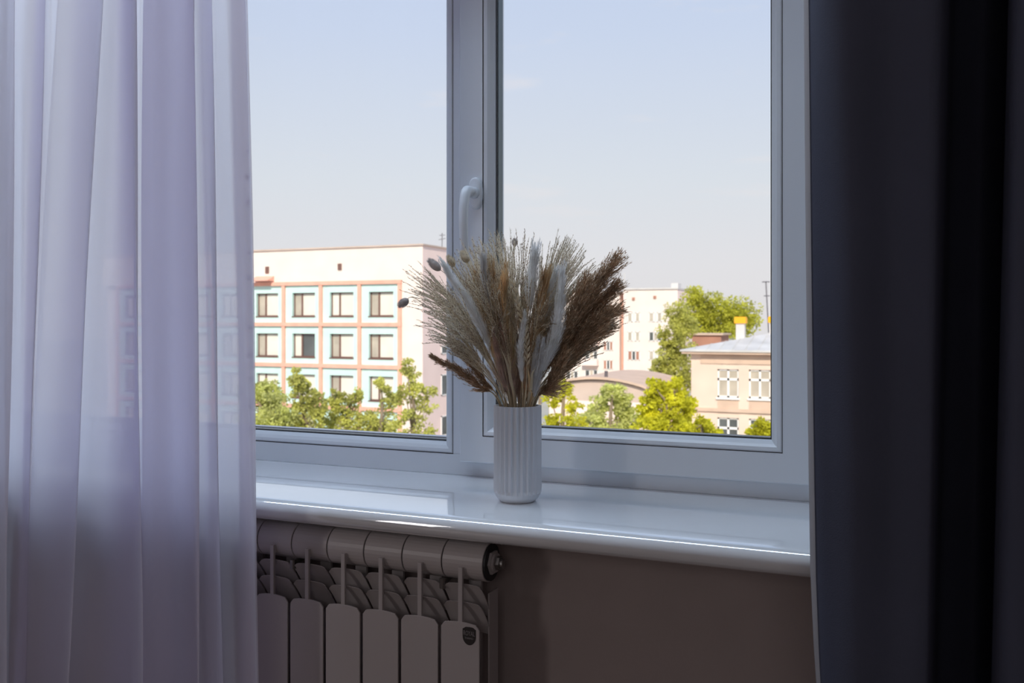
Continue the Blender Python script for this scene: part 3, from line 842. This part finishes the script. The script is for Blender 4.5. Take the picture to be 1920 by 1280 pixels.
# twisted oat ear with papery husks
path = pathfor(984, [(988, 690), (986, 630), (972, 570), (955, 505)], -0.07)
root = grass_root('oat_ear', 'pale braided oat ear hanging down the centre of the bouquet', GRP)
stem(root, path, 0.0011, 0.0007, m=CREAM)
for k in range(26):
    t = 0.42 + 0.52*k/26
    S = samp(path, np.array([t]))[0]; Tn = tang(path, np.array([t]))[0]
    sd = nrm(np.cross(Tn, FWD))*(1 if k % 2 else -1)
    d = nrm(Tn*0.9+sd*0.35-FWD*0.1)
    L = 0.013; ss = np.linspace(0, 1, 7)
    G().tube(S + sd*0.001 + d*L*ss[:, None], np.maximum(0.0021*np.sin(np.pi*ss**0.8), 0.0002), 6).build('husk', CREAM, root, smooth=True)
# straw leaves around the rim
for i, (lab, rx, ms, dz) in enumerate([
        ('golden dry leaf blade standing in the rim right of centre', 993, [(994, 730), (992, 705), (989, 690)], -0.055),
        ('golden broken leaf blade with pale edge leaning right at the rim', 989, [(996, 725), (998, 700), (1004, 690)], -0.06),
        ('dry leaf blade lying across the stems left of centre', 965, [(958, 715), (950, 680), (938, 650)], -0.055)]):
    path = pathfor(rx, ms, dz)
    root = grass_root('leaf_blade', lab, GRP)
    w = 0.0028*np.sin(np.pi*np.linspace(0.12, 0.98, len(path)))
    sd = nrm(RGT+0.3*FWD)
    Pp = np.stack([path - sd*w[:, None], path - FWD*0.0008, path + sd*w[:, None]], 1)
    Pq = Pp + FWD*0.0004
    G().grid(Pp).grid(Pq[:, ::-1]).build('blade', STEMM if i else GOLD, root, smooth=True)

# ------------------------------------------------------------------ outdoors
FACW = mat('cream_render', srgb(238, 223, 214), 0.85, 0.2, var=0.04, vscale=0.6)
FACP = mat('pink_render', srgb(250, 226, 218), 0.85, 0.2, var=0.05, vscale=0.5)
TURQ = mat('turquoise_panel', srgb(204, 234, 228), 0.8, 0.2, var=0.06, vscale=0.8)
CORAL = mat('coral_trim', srgb(236, 178, 158), 0.8, 0.2, var=0.08, vscale=1.5)
WFRB = mat('brown_window_frame', srgb(120, 88, 78), 0.6)
WFRW = mat('white_window_frame', srgb(240, 238, 235), 0.6)
PANEB = mat('white_blind', srgb(232, 226, 214), 0.6, 0.3, var=0.05, vscale=1.0)
PANED = mat('dark_pane', (0.10, 0.11, 0.11, 1), 0.08, 0.8, var=0.3, vscale=0.7)
PANEG = mat('grey_curtained_pane', srgb(190, 180, 165), 0.15, 0.6, var=0.15, vscale=0.9)
BEIGE = mat('beige_render', srgb(230, 207, 190), 0.85, 0.2, var=0.06, vscale=0.6)
BEIGED = mat('brown_panel_render', srgb(212, 186, 166), 0.85, 0.2, var=0.08, vscale=1.2)
ROOFM = mat('zinc_roof', srgb(205, 203, 200), 0.55, 0.4, metal=0.0, var=0.12, vscale=0.8)
ROOFD = mat('tar_roof', srgb(205, 185, 172), 0.8, 0.2, var=0.1, vscale=0.4)
YEL = mat('orange_metal', srgb(250, 178, 30), 0.5)
MASTM = mat('mast_metal', srgb(110, 105, 110), 0.5, metal=0.5)
BRICKM = mat('red_brown_wall', srgb(176, 128, 108), 0.85, var=0.1, vscale=1.0)
LGREY = mat('light_grey_chimney', srgb(212, 208, 205), 0.8, var=0.06, vscale=1.0)
GROUNDM = mat('ground_grass_asphalt', (0.42, 0.42, 0.34, 1), 0.9, 0.1, var=0.2, vscale=0.08, col2=(0.52, 0.50, 0.46, 1))
GZ = -9.3
struct(G().box(-400, 300, 2.5, 600, GZ-0.5, GZ).build('ground', GROUNDM), 'ground between the buildings far below the window', 'ground')

def xy_at(px, Y): return at_y(px, 600, Y)[0]
def z_at(px, py, Y): return at_y(px, py, Y)[2]

# --- office block with turquoise bays, left pane
Y0 = 66.0
posts = [532.8, 601.1, 672.3, 750.4]
px_x = [xy_at(p, Y0) for p in posts]
bay = (px_x[-1]-px_x[0])/3
px_x = [px_x[-1]-bay*k for k in range(9)][::-1]          # nine post lines, eight bays
xr = xy_at(790, Y0)
zr = z_at(790, 459.7, Y0)
zb1 = z_at(750, 528, Y0); zb2 = z_at(750, 608.3, Y0); st = zb1-zb2
ob = empty('office_building', ((px_x[0]+xr)/2, Y0, GZ), 'cream office building with turquoise window bays and coral grid', 'building')
g = G(); g.box(px_x[0]-2, xr, Y0+0.55, Y0+16, GZ, zr)
g.box(px_x[-1]+0.16, xr, Y0, Y0+0.56, GZ, zr); g.box(px_x[0]-2, px_x[-1]+0.16, Y0, Y0+0.56, zb1+0.16, zr)
g.build('wall', FACW, ob)
G().box(xr, xr+0.12, Y0, Y0+16, GZ, zr).build('side_wall', FACP, ob)
G().box(px_x[0]-2.1, xr+0.25, Y0-0.15, Y0+16.1, zr, zr+0.12).build('parapet_cap', ROOFD, ob)
nfl = 5
levels = [zb1-st*k for k in range(nfl)]
for k in range(nfl):
    G().box(px_x[0], px_x[-1]+0.18, Y0-0.22, Y0+0.5, levels[k]-0.16, levels[k]+0.16).build('string_course', CORAL, ob)
for x in px_x:
    G().box(x-0.16, x+0.16, Y0-0.18, Y0+0.5, GZ, zb1+0.05).build('pilaster', CORAL, ob)
proto = None
for r in range(4):
    for c in range(8):
        xa, xb = px_x[c]+0.16, px_x[c+1]-0.16
        za, zb = levels[r]-st+0.16, levels[r]-0.16
        if proto is None or True:
            wx0, wx1 = xa+(xb-xa)*0.20, xa+(xb-xa)*0.86
            wz0, wz1 = za+(zb-za)*0.17, za+(zb-za)*0.80
        gg = G()
        gg.box(xa, wx0, Y0, Y0+0.5, za, zb); gg.box(wx1, xb, Y0, Y0+0.5, za, zb)
        gg.box(wx0, wx1, Y0, Y0+0.5, za, wz0); gg.box(wx0, wx1, Y0, Y0+0.5, wz1, zb)
        fpn = gg.build('bay_panel', TURQ, ob)
        gf = G()
        f_ = 0.09
        gf.box(wx0, wx0+f_, Y0+0.26, Y0+0.38, wz0, wz1); gf.box(wx1-f_, wx1, Y0+0.26, Y0+0.38, wz0, wz1)
        gf.box(wx0, wx1, Y0+0.26, Y0+0.38, wz0, wz0+f_); gf.box(wx0, wx1, Y0+0.26, Y0+0.38, wz1-f_, wz1)
        xm = wx0+(wx1-wx0)*0.36
        gf.box(xm-0.07, xm+0.07, Y0+0.24, Y0+0.38, wz0, wz1)
        gf.box(wx0-0.05, wx1+0.05, Y0-0.06, Y0+0.3, wz0-0.09, wz0)
        w = gf.build('window', WFRB, ob)
        dk = (r == 1 and c == 5)
        G().box(wx0+f_, xm-0.07, Y0+0.33, Y0+0.35, wz0+f_, wz1-f_).build('pane', PANEG if (r+c) % 3 else PANEB, w)
        G().box(xm+0.07, wx1-f_, Y0+0.33, Y0+0.35, wz0+f_, wz1-f_).build('pane', PANED if dk else PANEB, w)
for (px, py, w_, h_) in ((501.5, 506, 0.18, 0.6), (637.5, 500, 0.18, 0.55)):
    p = at_y(px, py, Y0)
    G().box(p[0]-w_, p[0]+w_, Y0-0.10, Y0+0.2, p[2]-h_/2, p[2]+h_/2).build('wall_vent', WFRB, ob)
p = at_y(497, 525, Y0)
G().extr_x([(Y0, p[2]+0.35), (Y0-1.0, p[2]-0.1), (Y0, p[2]-0.1)], p[0]-1.0, p[0]+1.0).build('canopy', CORAL, ob)
# shaded side windows (seen at the right edge of the fixed pane)
for (ya, yb) in ((702, 742), (780, 818), (648, 664)):
    sy0 = Y0+3.0
    # distance along the side where px = 827..836
    def ypx(px):
        r_ = ray(px, 600); return (xr+0.12)/r_[0]*r_[1]
    s0, s1 = ypx(827), ypx(842)
    zt_, zl_ = at_y(830, ya, s0)[2], at_y(830, yb, s0)[2]
    gf = G(); gf.box(xr+0.10, xr+0.17, s0, s0+0.12, zl_, zt_); gf.box(xr+0.10, xr+0.17, s1-0.12, s1, zl_, zt_)
    gf.box(xr+0.10, xr+0.17, s0, s1, zl_, zl_+0.1); gf.box(xr+0.10, xr+0.17, s0, s1, zt_-0.1, zt_)
    w = gf.build('window', WFRW, ob)
    G().box(xr+0.115, xr+0.14, s0+0.1, s1-0.1, zl_+0.1, zt_-0.1).build('pane', PANED, w)
# small aerial on its roof
p = at_y(829, 470, Y0+7)
an = empty('roof_aerial', (p[0], p[1], zr+0.12), 'thin roof aerial on the cream office building', 'aerial')
g = G().tube([(p[0], p[1], zr+0.1), (p[0], p[1], zr+1.7)], 0.035, 6); g.build('mast', MASTM, an)
g = G().tube([(p[0]-0.35, p[1], zr+1.1), (p[0]+0.35, p[1], zr+1.2)], 0.025, 5); g.tube([(p[0]-0.3, p[1], zr+1.5), (p[0]+0.3, p[1], zr+1.5)], 0.025, 5); g.build('crossbar', MASTM, an)

# --- far apartment block
YA = 128.0
def AX(px): return xy_at(px, YA)
def AZ(py, px=1200): return z_at(px, py, YA)
xa0, xs0, xs1, xa1 = AX(1040), AX(1161.5), AX(1171), AX(1271)
ab = empty('apartment_block', ((xa0+xa1)/2, YA, GZ), 'far pale pink apartment block between the bouquet and the tall tree', 'building')
g = G(); g.box(xa0, xs0, YA, YA+12, GZ, AZ(546)); g.box(xs0, xs1, YA+1.5, YA+12, GZ, AZ(547)); g.box(xs1, xa1, YA-0.6, YA+12, GZ, AZ(543))
g.build('wall', FACW, ab)
g = G(); g.box(xs0, xs1, YA+1.3, YA+1.5, GZ, AZ(549)); g.build('recess_panel', CORAL, ab)
G().box(xa1, xa1+0.1, YA-0.6, YA+12, GZ, AZ(543)).build('side_wall', FACP, ab)
G().box(xs0-0.1, xa1+0.2, YA-0.8, YA+12, AZ(543), AZ(543)+0.2).build('parapet_cap', LGREY, ab)
pitch = (702-594.5)/3
def far_window(pxa, pxb, pya, pyb, style, yf):
    x0, x1 = xy_at(pxa, yf), xy_at(pxb, yf); z0, z1 = z_at(pxa, pyb, yf), z_at(pxa, pya, yf)
    g = G(); f_ = 0.10
    g.box(x0, x0+f_, yf-0.05, yf+0.1, z0, z1); g.box(x1-f_, x1, yf-0.05, yf+0.1, z0, z1)
    g.box(x0, x1, yf-0.05, yf+0.1, z0, z0+f_); g.box(x0, x1, yf-0.05, yf+0.1, z1-f_, z1)
    xm = [x0+(x1-x0)*t for t in (0.36, 0.66)]
    for q in xm: g.box(q-0.07, q+0.07, yf-0.05, yf+0.1, z0, z1)
    w = g.build('window', WFRW, ab)
    xs = [x0+f_]+[v for q in xm for v in (q-0.07, q+0.07)]+[x1-f_]
    for i in range(3):
        if style == 'brown': m = (BRICKM, PANED, BRICKM)[i]
        else: m = (PANEG, PANEB, PANEG)[i] if style == 'pale' else (PANED, PANEG, PANED)[i]
        G().box(xs[2*i], xs[2*i+1], yf-0.02, yf+0.02, z0+f_, z1-f_).build('pane', m, w)
for r in range(4):
    y = 594.5+pitch*r
    far_window(1177, 1199.5, y-9, y+9, 'pale' if r < 2 else 'brown' if r == 2 else 'grey', YA-0.6)
    far_window(1217, 1241, y-9, y+9, 'pale' if r % 2 == 0 else 'grey', YA-0.6)
for r in range(4):
    y = 578+r*pitch*0.98
    far_window(1131, 1149.5, y-9, y+9, 'brown', YA)
for r in range(4):
    y = 596+r*pitch*0.98
    far_window(1097, 1121, y-9, y+7, 'grey', YA)
    p0, p1 = xy_at(1095, YA), xy_at(1123, YA)
    G().box(p0, p1, YA-1.0, YA, z_at(1100, y+18, YA), z_at(1100, y+8, YA)).build('balcony', FACP, ab)
    far_window(1062, 1084, y-7, y+9, 'grey', YA)
for (px, py) in ((1188, 560), (1228, 557)):
    p = at_y(px, py, YA-0.6); G().box(p[0]-0.2, p[0]+0.2, YA-0.75, YA-0.5, p[2]-0.2, p[2]+0.2).build('wall_vent', BRICKM, ab)
p = at_y(1265, 540, YA+3); G().box(p[0]-0.5, p[0]+0.5, YA+3, YA+5, AZ(543)+0.2, AZ(543)+1.0).build('roof_box', LGREY, ab)

# --- low hall with curved roof
YH = 58.0
xh0, xh1 = xy_at(1030, YH), xy_at(1214, YH)
hall = empty('curved_roof_hall', ((xh0+xh1)/2, YH, GZ), 'low hall with a shallow curved brown roof in front of the far apartment block', 'building')
n = 24
arc = [(xh0+(xh1-xh0)*t, z_at(1120, 722, YH)+(z_at(1120, 706, YH)-z_at(1120, 722, YH))*math.sin(np.pi*t)**0.8) for t in np.linspace(0, 1, n)]
G().prism([(x, z-0.25) for x, z in arc[::-1]] + [(xh0, z_at(1120, 752, YH)), (xh1, z_at(1120, 752, YH))], YH, YH+9).build('gable', ROOFD, hall)
G().prism(arc[::-1] + [(x, z-0.16) for x, z in arc], YH-0.3, YH+9.2).build('roof', BEIGED, hall)
G().box(xh0, xh1, YH-0.02, YH+9, GZ, z_at(1120, 752, YH)).build('wall', FACP, hall)
p = at_y(1134, 704, YH); G().tube([(p[0], YH+0.3, p[2]-0.3), (p[0], YH+0.3, p[2]+0.3)], 0.12, 8).build('roof_vent', MASTM, hall)

# --- beige two storey building with hipped zinc roof, right
YB = 62.0
def BX(px): return xy_at(px, YB)
xb0, xb1 = BX(1296), BX(1296)+19
ze = z_at(1300, 661, YB)
vb = empty('beige_building', ((xb0+xb1)/2, YB, GZ), 'beige plastered building with hipped zinc roof beside the sash frame', 'building')
wins = []
def bz(py, px=1365): return z_at(px, py, YB)
pw = BX(1404)-BX(1345); ww = BX(1385)-BX(1345)
g = G()
cols = [BX(1345)+pw*k for k in range(5)]
rows_ = [(bz(745), bz(692)), (bz(838), bz(783)), (bz(930), bz(875))]
g.box(xb0, xb1, YB+0.35, YB+12, GZ, ze)
# piers, spandrels
xs = [xb0]+[v for c in cols for v in (c, c+ww)]+[xb1]
for i in range(0, len(xs), 2): g.box(xs[i], xs[i+1], YB, YB+0.36, GZ, ze)
zs_ = [ze]+[v for r in rows_ for v in (r[1], r[0])]+[GZ]
for i in range(0, len(zs_), 2):
    for c in cols: g.box(c, c+ww, YB+0.02, YB+0.36, zs_[i+1], zs_[i])
g.build('wall', BEIGE, vb)
G().box(BX(1314), xb1, YB-0.06, YB+0.02, bz(682), bz(667)).build('frieze', BEIGED, vb)
G().box(xb0-0.1, xb1, YB-0.14, YB, bz(772), bz(766)).build('string_course', BEIGED, vb)
for ri, (z0, z1) in enumerate(rows_):
    for c in cols:
        if ri < 2: G().box(c+0.02, c+ww-0.02, YB-0.01, YB+0.03, z0-0.95, z0-0.12).build('apron_panel', BEIGED, vb)
        g = G(); f_ = 0.11; ya, yb = YB+0.12, YB+0.24
        g.box(c, c+f_, ya, yb, z0, z1); g.box(c+ww-f_, c+ww, ya, yb, z0, z1); g.box(c, c+ww, ya, yb, z0, z0+f_); g.box(c, c+ww, ya, yb, z1-f_, z1)
        g.box(c+ww/2-0.07, c+ww/2+0.07, ya, yb, z0, z1); zt_ = z0+(z1-z0)*0.64; g.box(c, c+ww, ya, yb, zt_-0.08, zt_+0.08)
        g.box(c-0.08, c+ww+0.08, YB-0.12, YB+0.2, z0-0.13, z0)
        w = g.build('window', WFRW, vb)
        for (xa_, xb_) in ((c+f_, c+ww/2-0.07), (c+ww/2+0.07, c+ww-f_)):
            for (za_, zb_) in ((z0+f_, zt_-0.08), (zt_+0.08, z1-f_)):
                G().box(xa_, xb_, ya+0.05, ya+0.07, za_, zb_).build('pane', PANEG if ri == 0 else PANED, w)
# eaves and hipped roof
ov = 0.55
G().box(xb0-ov, xb1+ov, YB-ov, YB+12+ov, ze-0.05, ze+0.22).build('eaves', BEIGED, vb)
zr_ = z_at(1440, 617, YB+6)
rb = [(xb0-ov-0.1, YB-ov-0.1, ze+0.22), (xb1+ov+0.1, YB-ov-0.1, ze+0.22), (xb1+ov+0.1, YB+12+ov+0.1, ze+0.22), (xb0-ov-0.1, YB+12+ov+0.1, ze+0.22), (xb0+6, YB+6, zr_), (xb1-6, YB+6, zr_)]
low = [(x, y, z-0.12) for x, y, z in rb[:4]]
G().add(rb+low, [(0, 1, 5, 4), (1, 2, 5), (2, 3, 4, 5), (3, 0, 4), (6, 7, 1, 0), (7, 8, 2, 1), (8, 9, 3, 2), (9, 6, 0, 3), (9, 8, 7, 6)]).build('roof', ROOFM, vb)
# standing seams
g = G()
for k in range(1, 22):
    x = xb0-ov+k*0.85
    t = min(1, (x-(xb0-ov))/(6+ov), ((xb1+ov)-x)/(6+ov))
    y1 = YB-ov+(6+ov)*t; z1 = ze+0.24+(zr_-ze-0.22)*t
    g.tube([(x, YB-ov, ze+0.26), (x, y1, z1+0.02)], 0.035, 4)
g.build('roof_seams', ROOFM, vb)
def chimney(px, pyt, pyb, Y, w_, name, label):
    p = at_y(px, pyt, Y); zb_ = at_y(px, pyb, Y)[2]
    c = empty(name, (p[0], Y, zb_), label, 'chimney')
    G().box(p[0]-w_*0.75, p[0]+w_*0.75, Y-w_*0.75, Y+w_*0.75, zb_-0.6, p[2]-0.42).build('shaft', LGREY, c)
    g = G().box(p[0]-w_, p[0]+w_, Y-w_, Y+w_, p[2]-0.42, p[2]-0.03)
    g.box(p[0]-w_*0.9, p[0]+w_*0.9, Y-w_*0.9, Y+w_*0.9, p[2]-0.03, p[2]+0.04)
    g.build('cap', YEL, c)
chimney(1389, 595, 632, YB+4, 0.40, 'chimney', 'grey chimney with orange cap on the zinc roof')
chimney(1452, 594, 618, YB+6, 0.40, 'chimney', 'orange capped chimney half hidden by the sash frame')
p = at_y(1436, 527, YB+8); zb_ = at_y(1440, 622, YB+8)[2]
ma = empty('antenna_mast', (p[0], YB+8, zb_-1.0), 'tall thin antenna mast rising behind the zinc roof', 'antenna')
G().tube([(p[0]+0.25, YB+8, zb_-1.0), (p[0]+0.1, YB+8, (zb_+p[2])/2), (p[0], YB+8, p[2])], 0.045, 6).build('mast', MASTM, ma)
g = G().tube([(p[0]-0.28, YB+8, p[2]-0.05), (p[0]+0.28, YB+8, p[2]-0.05)], 0.04, 5)
g.tube([(p[0]-0.15, YB+8, p[2]-1.1), (p[0]+0.3, YB+8, p[2]-1.1)], 0.035, 5); g.build('crossbar', MASTM, ma)
p0, p1 = at_y(1298, 628, 84.0), at_y(1352, 648, 84.0)
bs = empty('brick_outbuilding', ((p0[0]+p1[0])/2, 84, GZ), 'reddish brown wall block peeking over the zinc roof before the tree', 'building')
G().box(p0[0], p1[0], 84, 88, GZ, p0[2]).build('wall', BRICKM, bs)
G().box(p0[0]-0.2, p1[0]+0.2, 83.8, 88.2, p0[2], p0[2]+0.15).build('roof_slab', BEIGED, bs)
# faint distant mast
p = at_y(1171, 512, 200); q = at_y(1171, 546, 200)
dm = empty('distant_mast', (p[0], 200, GZ), 'faint thin mast far behind the apartment block', 'antenna')
G().tube([(p[0], 200, GZ), (p[0], 200, p[2])], 0.10, 6).build('mast', LGREY, dm)

# ------------------------------------------------------------------ trees
LEAF_Y = mat('leaf_yellow_green', (0.70, 0.68, 0.05, 1), 0.6, 0.2, transl=0.5, var=0.35, vscale=1.3)
LEAF_G = mat('leaf_green', (0.58, 0.58, 0.08, 1), 0.6, 0.2, transl=0.45, var=0.35, vscale=1.0)
LEAF_O = mat('leaf_olive', (0.60, 0.60, 0.16, 1), 0.6, 0.2, transl=0.45, var=0.35, vscale=1.2)
LEAF_P = mat('leaf_pale', (0.68, 0.70, 0.26, 1), 0.6, 0.2, transl=0.5, var=0.3, vscale=1.2)
BARK = mat('bark', (0.26, 0.20, 0.14, 1), 0.9, var=0.2, vscale=3)
def tree(label, Z, base_px, blobs, m, leaf=0.16, dens=1.0, clump=0.26, name='tree'):
    b = at_z(base_px, 600, Z); b[2] = GZ
    root = empty(name, tuple(b), label, 'tree')
    gl = G(); gt = G()
    top = max(blobs, key=lambda q: -q[1])
    cen = np.mean([at_z(q[0], q[1], Z) for q in blobs], axis=0)
    tp = at_z(top[0], top[1], Z)
    tk = crom([b, b+np.array([0.1, 0, (cen[2]-GZ)*0.5]), cen, tp], 6)
    gt.tube(tk, np.linspace(0.20, 0.03, len(tk)), 8)
    for (cx, cy, rx, ry) in blobs:
        c = at_z(cx, cy, Z) + FWD*rnd.uniform(-0.6, 0.6)
        a, h = rx*1.12/FPX*Z, ry*1.08/FPX*Z
        i0 = min(len(tk)-2, max(4, int(len(tk)*0.55)))
        gt.tube(bez(tk[i0], (tk[i0]+c)/2+np.array([0, 0, -0.3]), c, 6), np.linspace(0.06, 0.012, 6), 5)
        nc = max(8, int(9.0*rx*ry/300*dens)+9)
        for k in range(nc):
            v = rng.normal(size=3); v /= np.linalg.norm(v)
            v *= rng.uniform(0.35, 1.0)**0.6
            cc = c + RGT*v[0]*a + FWD*v[1]*a*0.8 + UPV*v[2]*h
            cr_ = clump*rng.uniform(0.6, 1.25)*max(0.6, min(1.6, a/1.0))
            nl = int(34*dens)
            w = rng.normal(size=(nl, 3)); w /= np.linalg.norm(w, axis=1)[:, None]; w *= cr_*rng.uniform(0.5, 1.0, nl)[:, None]*np.array([1.1, 1.1, 0.8])
            gl.diamonds(cc+w, w+rng.normal(size=(nl, 3))*0.15+np.array([0, 0, -0.05]), rng.uniform(0.8, 1.3, nl)*leaf, leaf*0.75)
            if k % 3 == 0: gt.tube([c, cc], [0.012, 0.006], 3)
    gt.build('trunk', BARK, root); tag(gl.build('foliage', m, root), kind='stuff')
    return root
ZL = 50
tree('yellow-green tree at the lower left beside the sheer curtain', ZL, 500, [(498, 745, 24, 30), (480, 775, 34, 40), (520, 775, 32, 38), (495, 820, 45, 40), (470, 740, 25, 30)], LEAF_P, dens=1.1)
tree('upright green tree before the second turquoise bay', ZL+1, 570, [(560, 712, 14, 22), (568, 745, 22, 28), (580, 790, 30, 35), (545, 800, 26, 30), (598, 755, 16, 22), (575, 830, 40, 30)], LEAF_O, dens=1.1)
tree('round olive-green tree in front of the office pilaster', ZL+3, 640, [(632, 745, 16, 18), (620, 775, 22, 26), (655, 770, 24, 30), (668, 742, 12, 14), (640, 815, 45, 30), (690, 800, 24, 30)], LEAF_O, dens=1.0)
tree('small olive-green tree under the fourth bay', ZL+2, 705, [(715, 725, 16, 16), (725, 750, 22, 16), (705, 790, 24, 24), (720, 820, 40, 25)], LEAF_O, dens=0.9)
tree('tall loose tree in front of the pink corner of the office building', ZL-6, 765, [(765, 690, 12, 18), (776, 715, 14, 16), (762, 742, 22, 18), (800, 735, 18, 8), (790, 760, 24, 12), (770, 785, 28, 18), (748, 812, 24, 24), (795, 808, 18, 16), (775, 840, 30, 22)], LEAF_O, dens=0.8, leaf=0.14)
tree('bright yellow-green tree right behind the vase rim', 38, 1045, [(1058, 728, 16, 16), (1035, 750, 18, 22), (1078, 760, 14, 18), (1050, 790, 26, 18), (1028, 800, 16, 18), (1085, 795, 14, 18)], LEAF_Y, dens=0.9, leaf=0.12, clump=0.2)
tree('pale green tree in front of the curved roof hall', 46, 1140, [(1150, 738, 22, 20), (1125, 762, 20, 22), (1172, 758, 20, 24), (1105, 790, 24, 24), (1145, 795, 34, 28), (1185, 790, 22, 28), (1130, 825, 50, 22)], LEAF_P, dens=1.1)
tree('bright yellow-green tree left of the beige building', 44, 1250, [(1235, 735, 22, 22), (1265, 735, 24, 26), (1215, 765, 20, 24), (1250, 775, 34, 30), (1288, 762, 16, 24), (1225, 800, 34, 24), (1280, 800, 24, 22)], LEAF_Y, dens=1.2)
tree('tall leafy column of a tree between apartment block and beige building', 78, 1262, [(1270, 590, 18, 22), (1262, 625, 22, 26), (1285, 605, 18, 24), (1250, 660, 20, 24), (1275, 660, 24, 28), (1240, 695, 18, 20), (1268, 700, 28, 26), (1285, 720, 14, 26), (1245, 636, 12, 16)], LEAF_O, dens=1.3, leaf=0.2, clump=0.4)
tree('big broad crowned green tree behind the zinc roof', 96, 1340, [(1302, 558, 18, 18), (1300, 580, 28, 22), (1330, 575, 26, 20), (1345, 600, 36, 24), (1378, 580, 26, 18), (1395, 590, 24, 22), (1385, 612, 30, 18), (1310, 610, 28, 24), (1360, 625, 40, 18)], LEAF_G, dens=1.4, leaf=0.24, clump=0.45)
tree('low yellow-green treetop at the foot of the beige building', 40, 1315, [(1310, 795, 18, 14), (1325, 800, 20, 14), (1295, 812, 24, 16), (1335, 815, 18, 14), (1315, 835, 40, 18)], LEAF_Y, dens=1.1, leaf=0.13, clump=0.2)
tree('low treetop covering the lower right window of the beige building', 40, 1425, [(1420, 795, 12, 12), (1432, 800, 14, 10), (1418, 812, 18, 12), (1440, 812, 16, 12), (1425, 835, 34, 20)], LEAF_Y, dens=1.1, leaf=0.13, clump=0.2)
# distant tree belt seen between buildings
for px, Z, lab in ((860, 118, 'distant green tree straight behind the white mullion'), (935, 110, 'distant green tree behind the left half of the bouquet'),
                   (1012, 112, 'distant green tree behind the lower right half of the bouquet')):
    tree(lab, Z, px, [(px, 640, 30, 26), (px+22, 660, 28, 24), (px-24, 662, 26, 24)], LEAF_G, dens=0.8, leaf=0.3, clump=0.5)
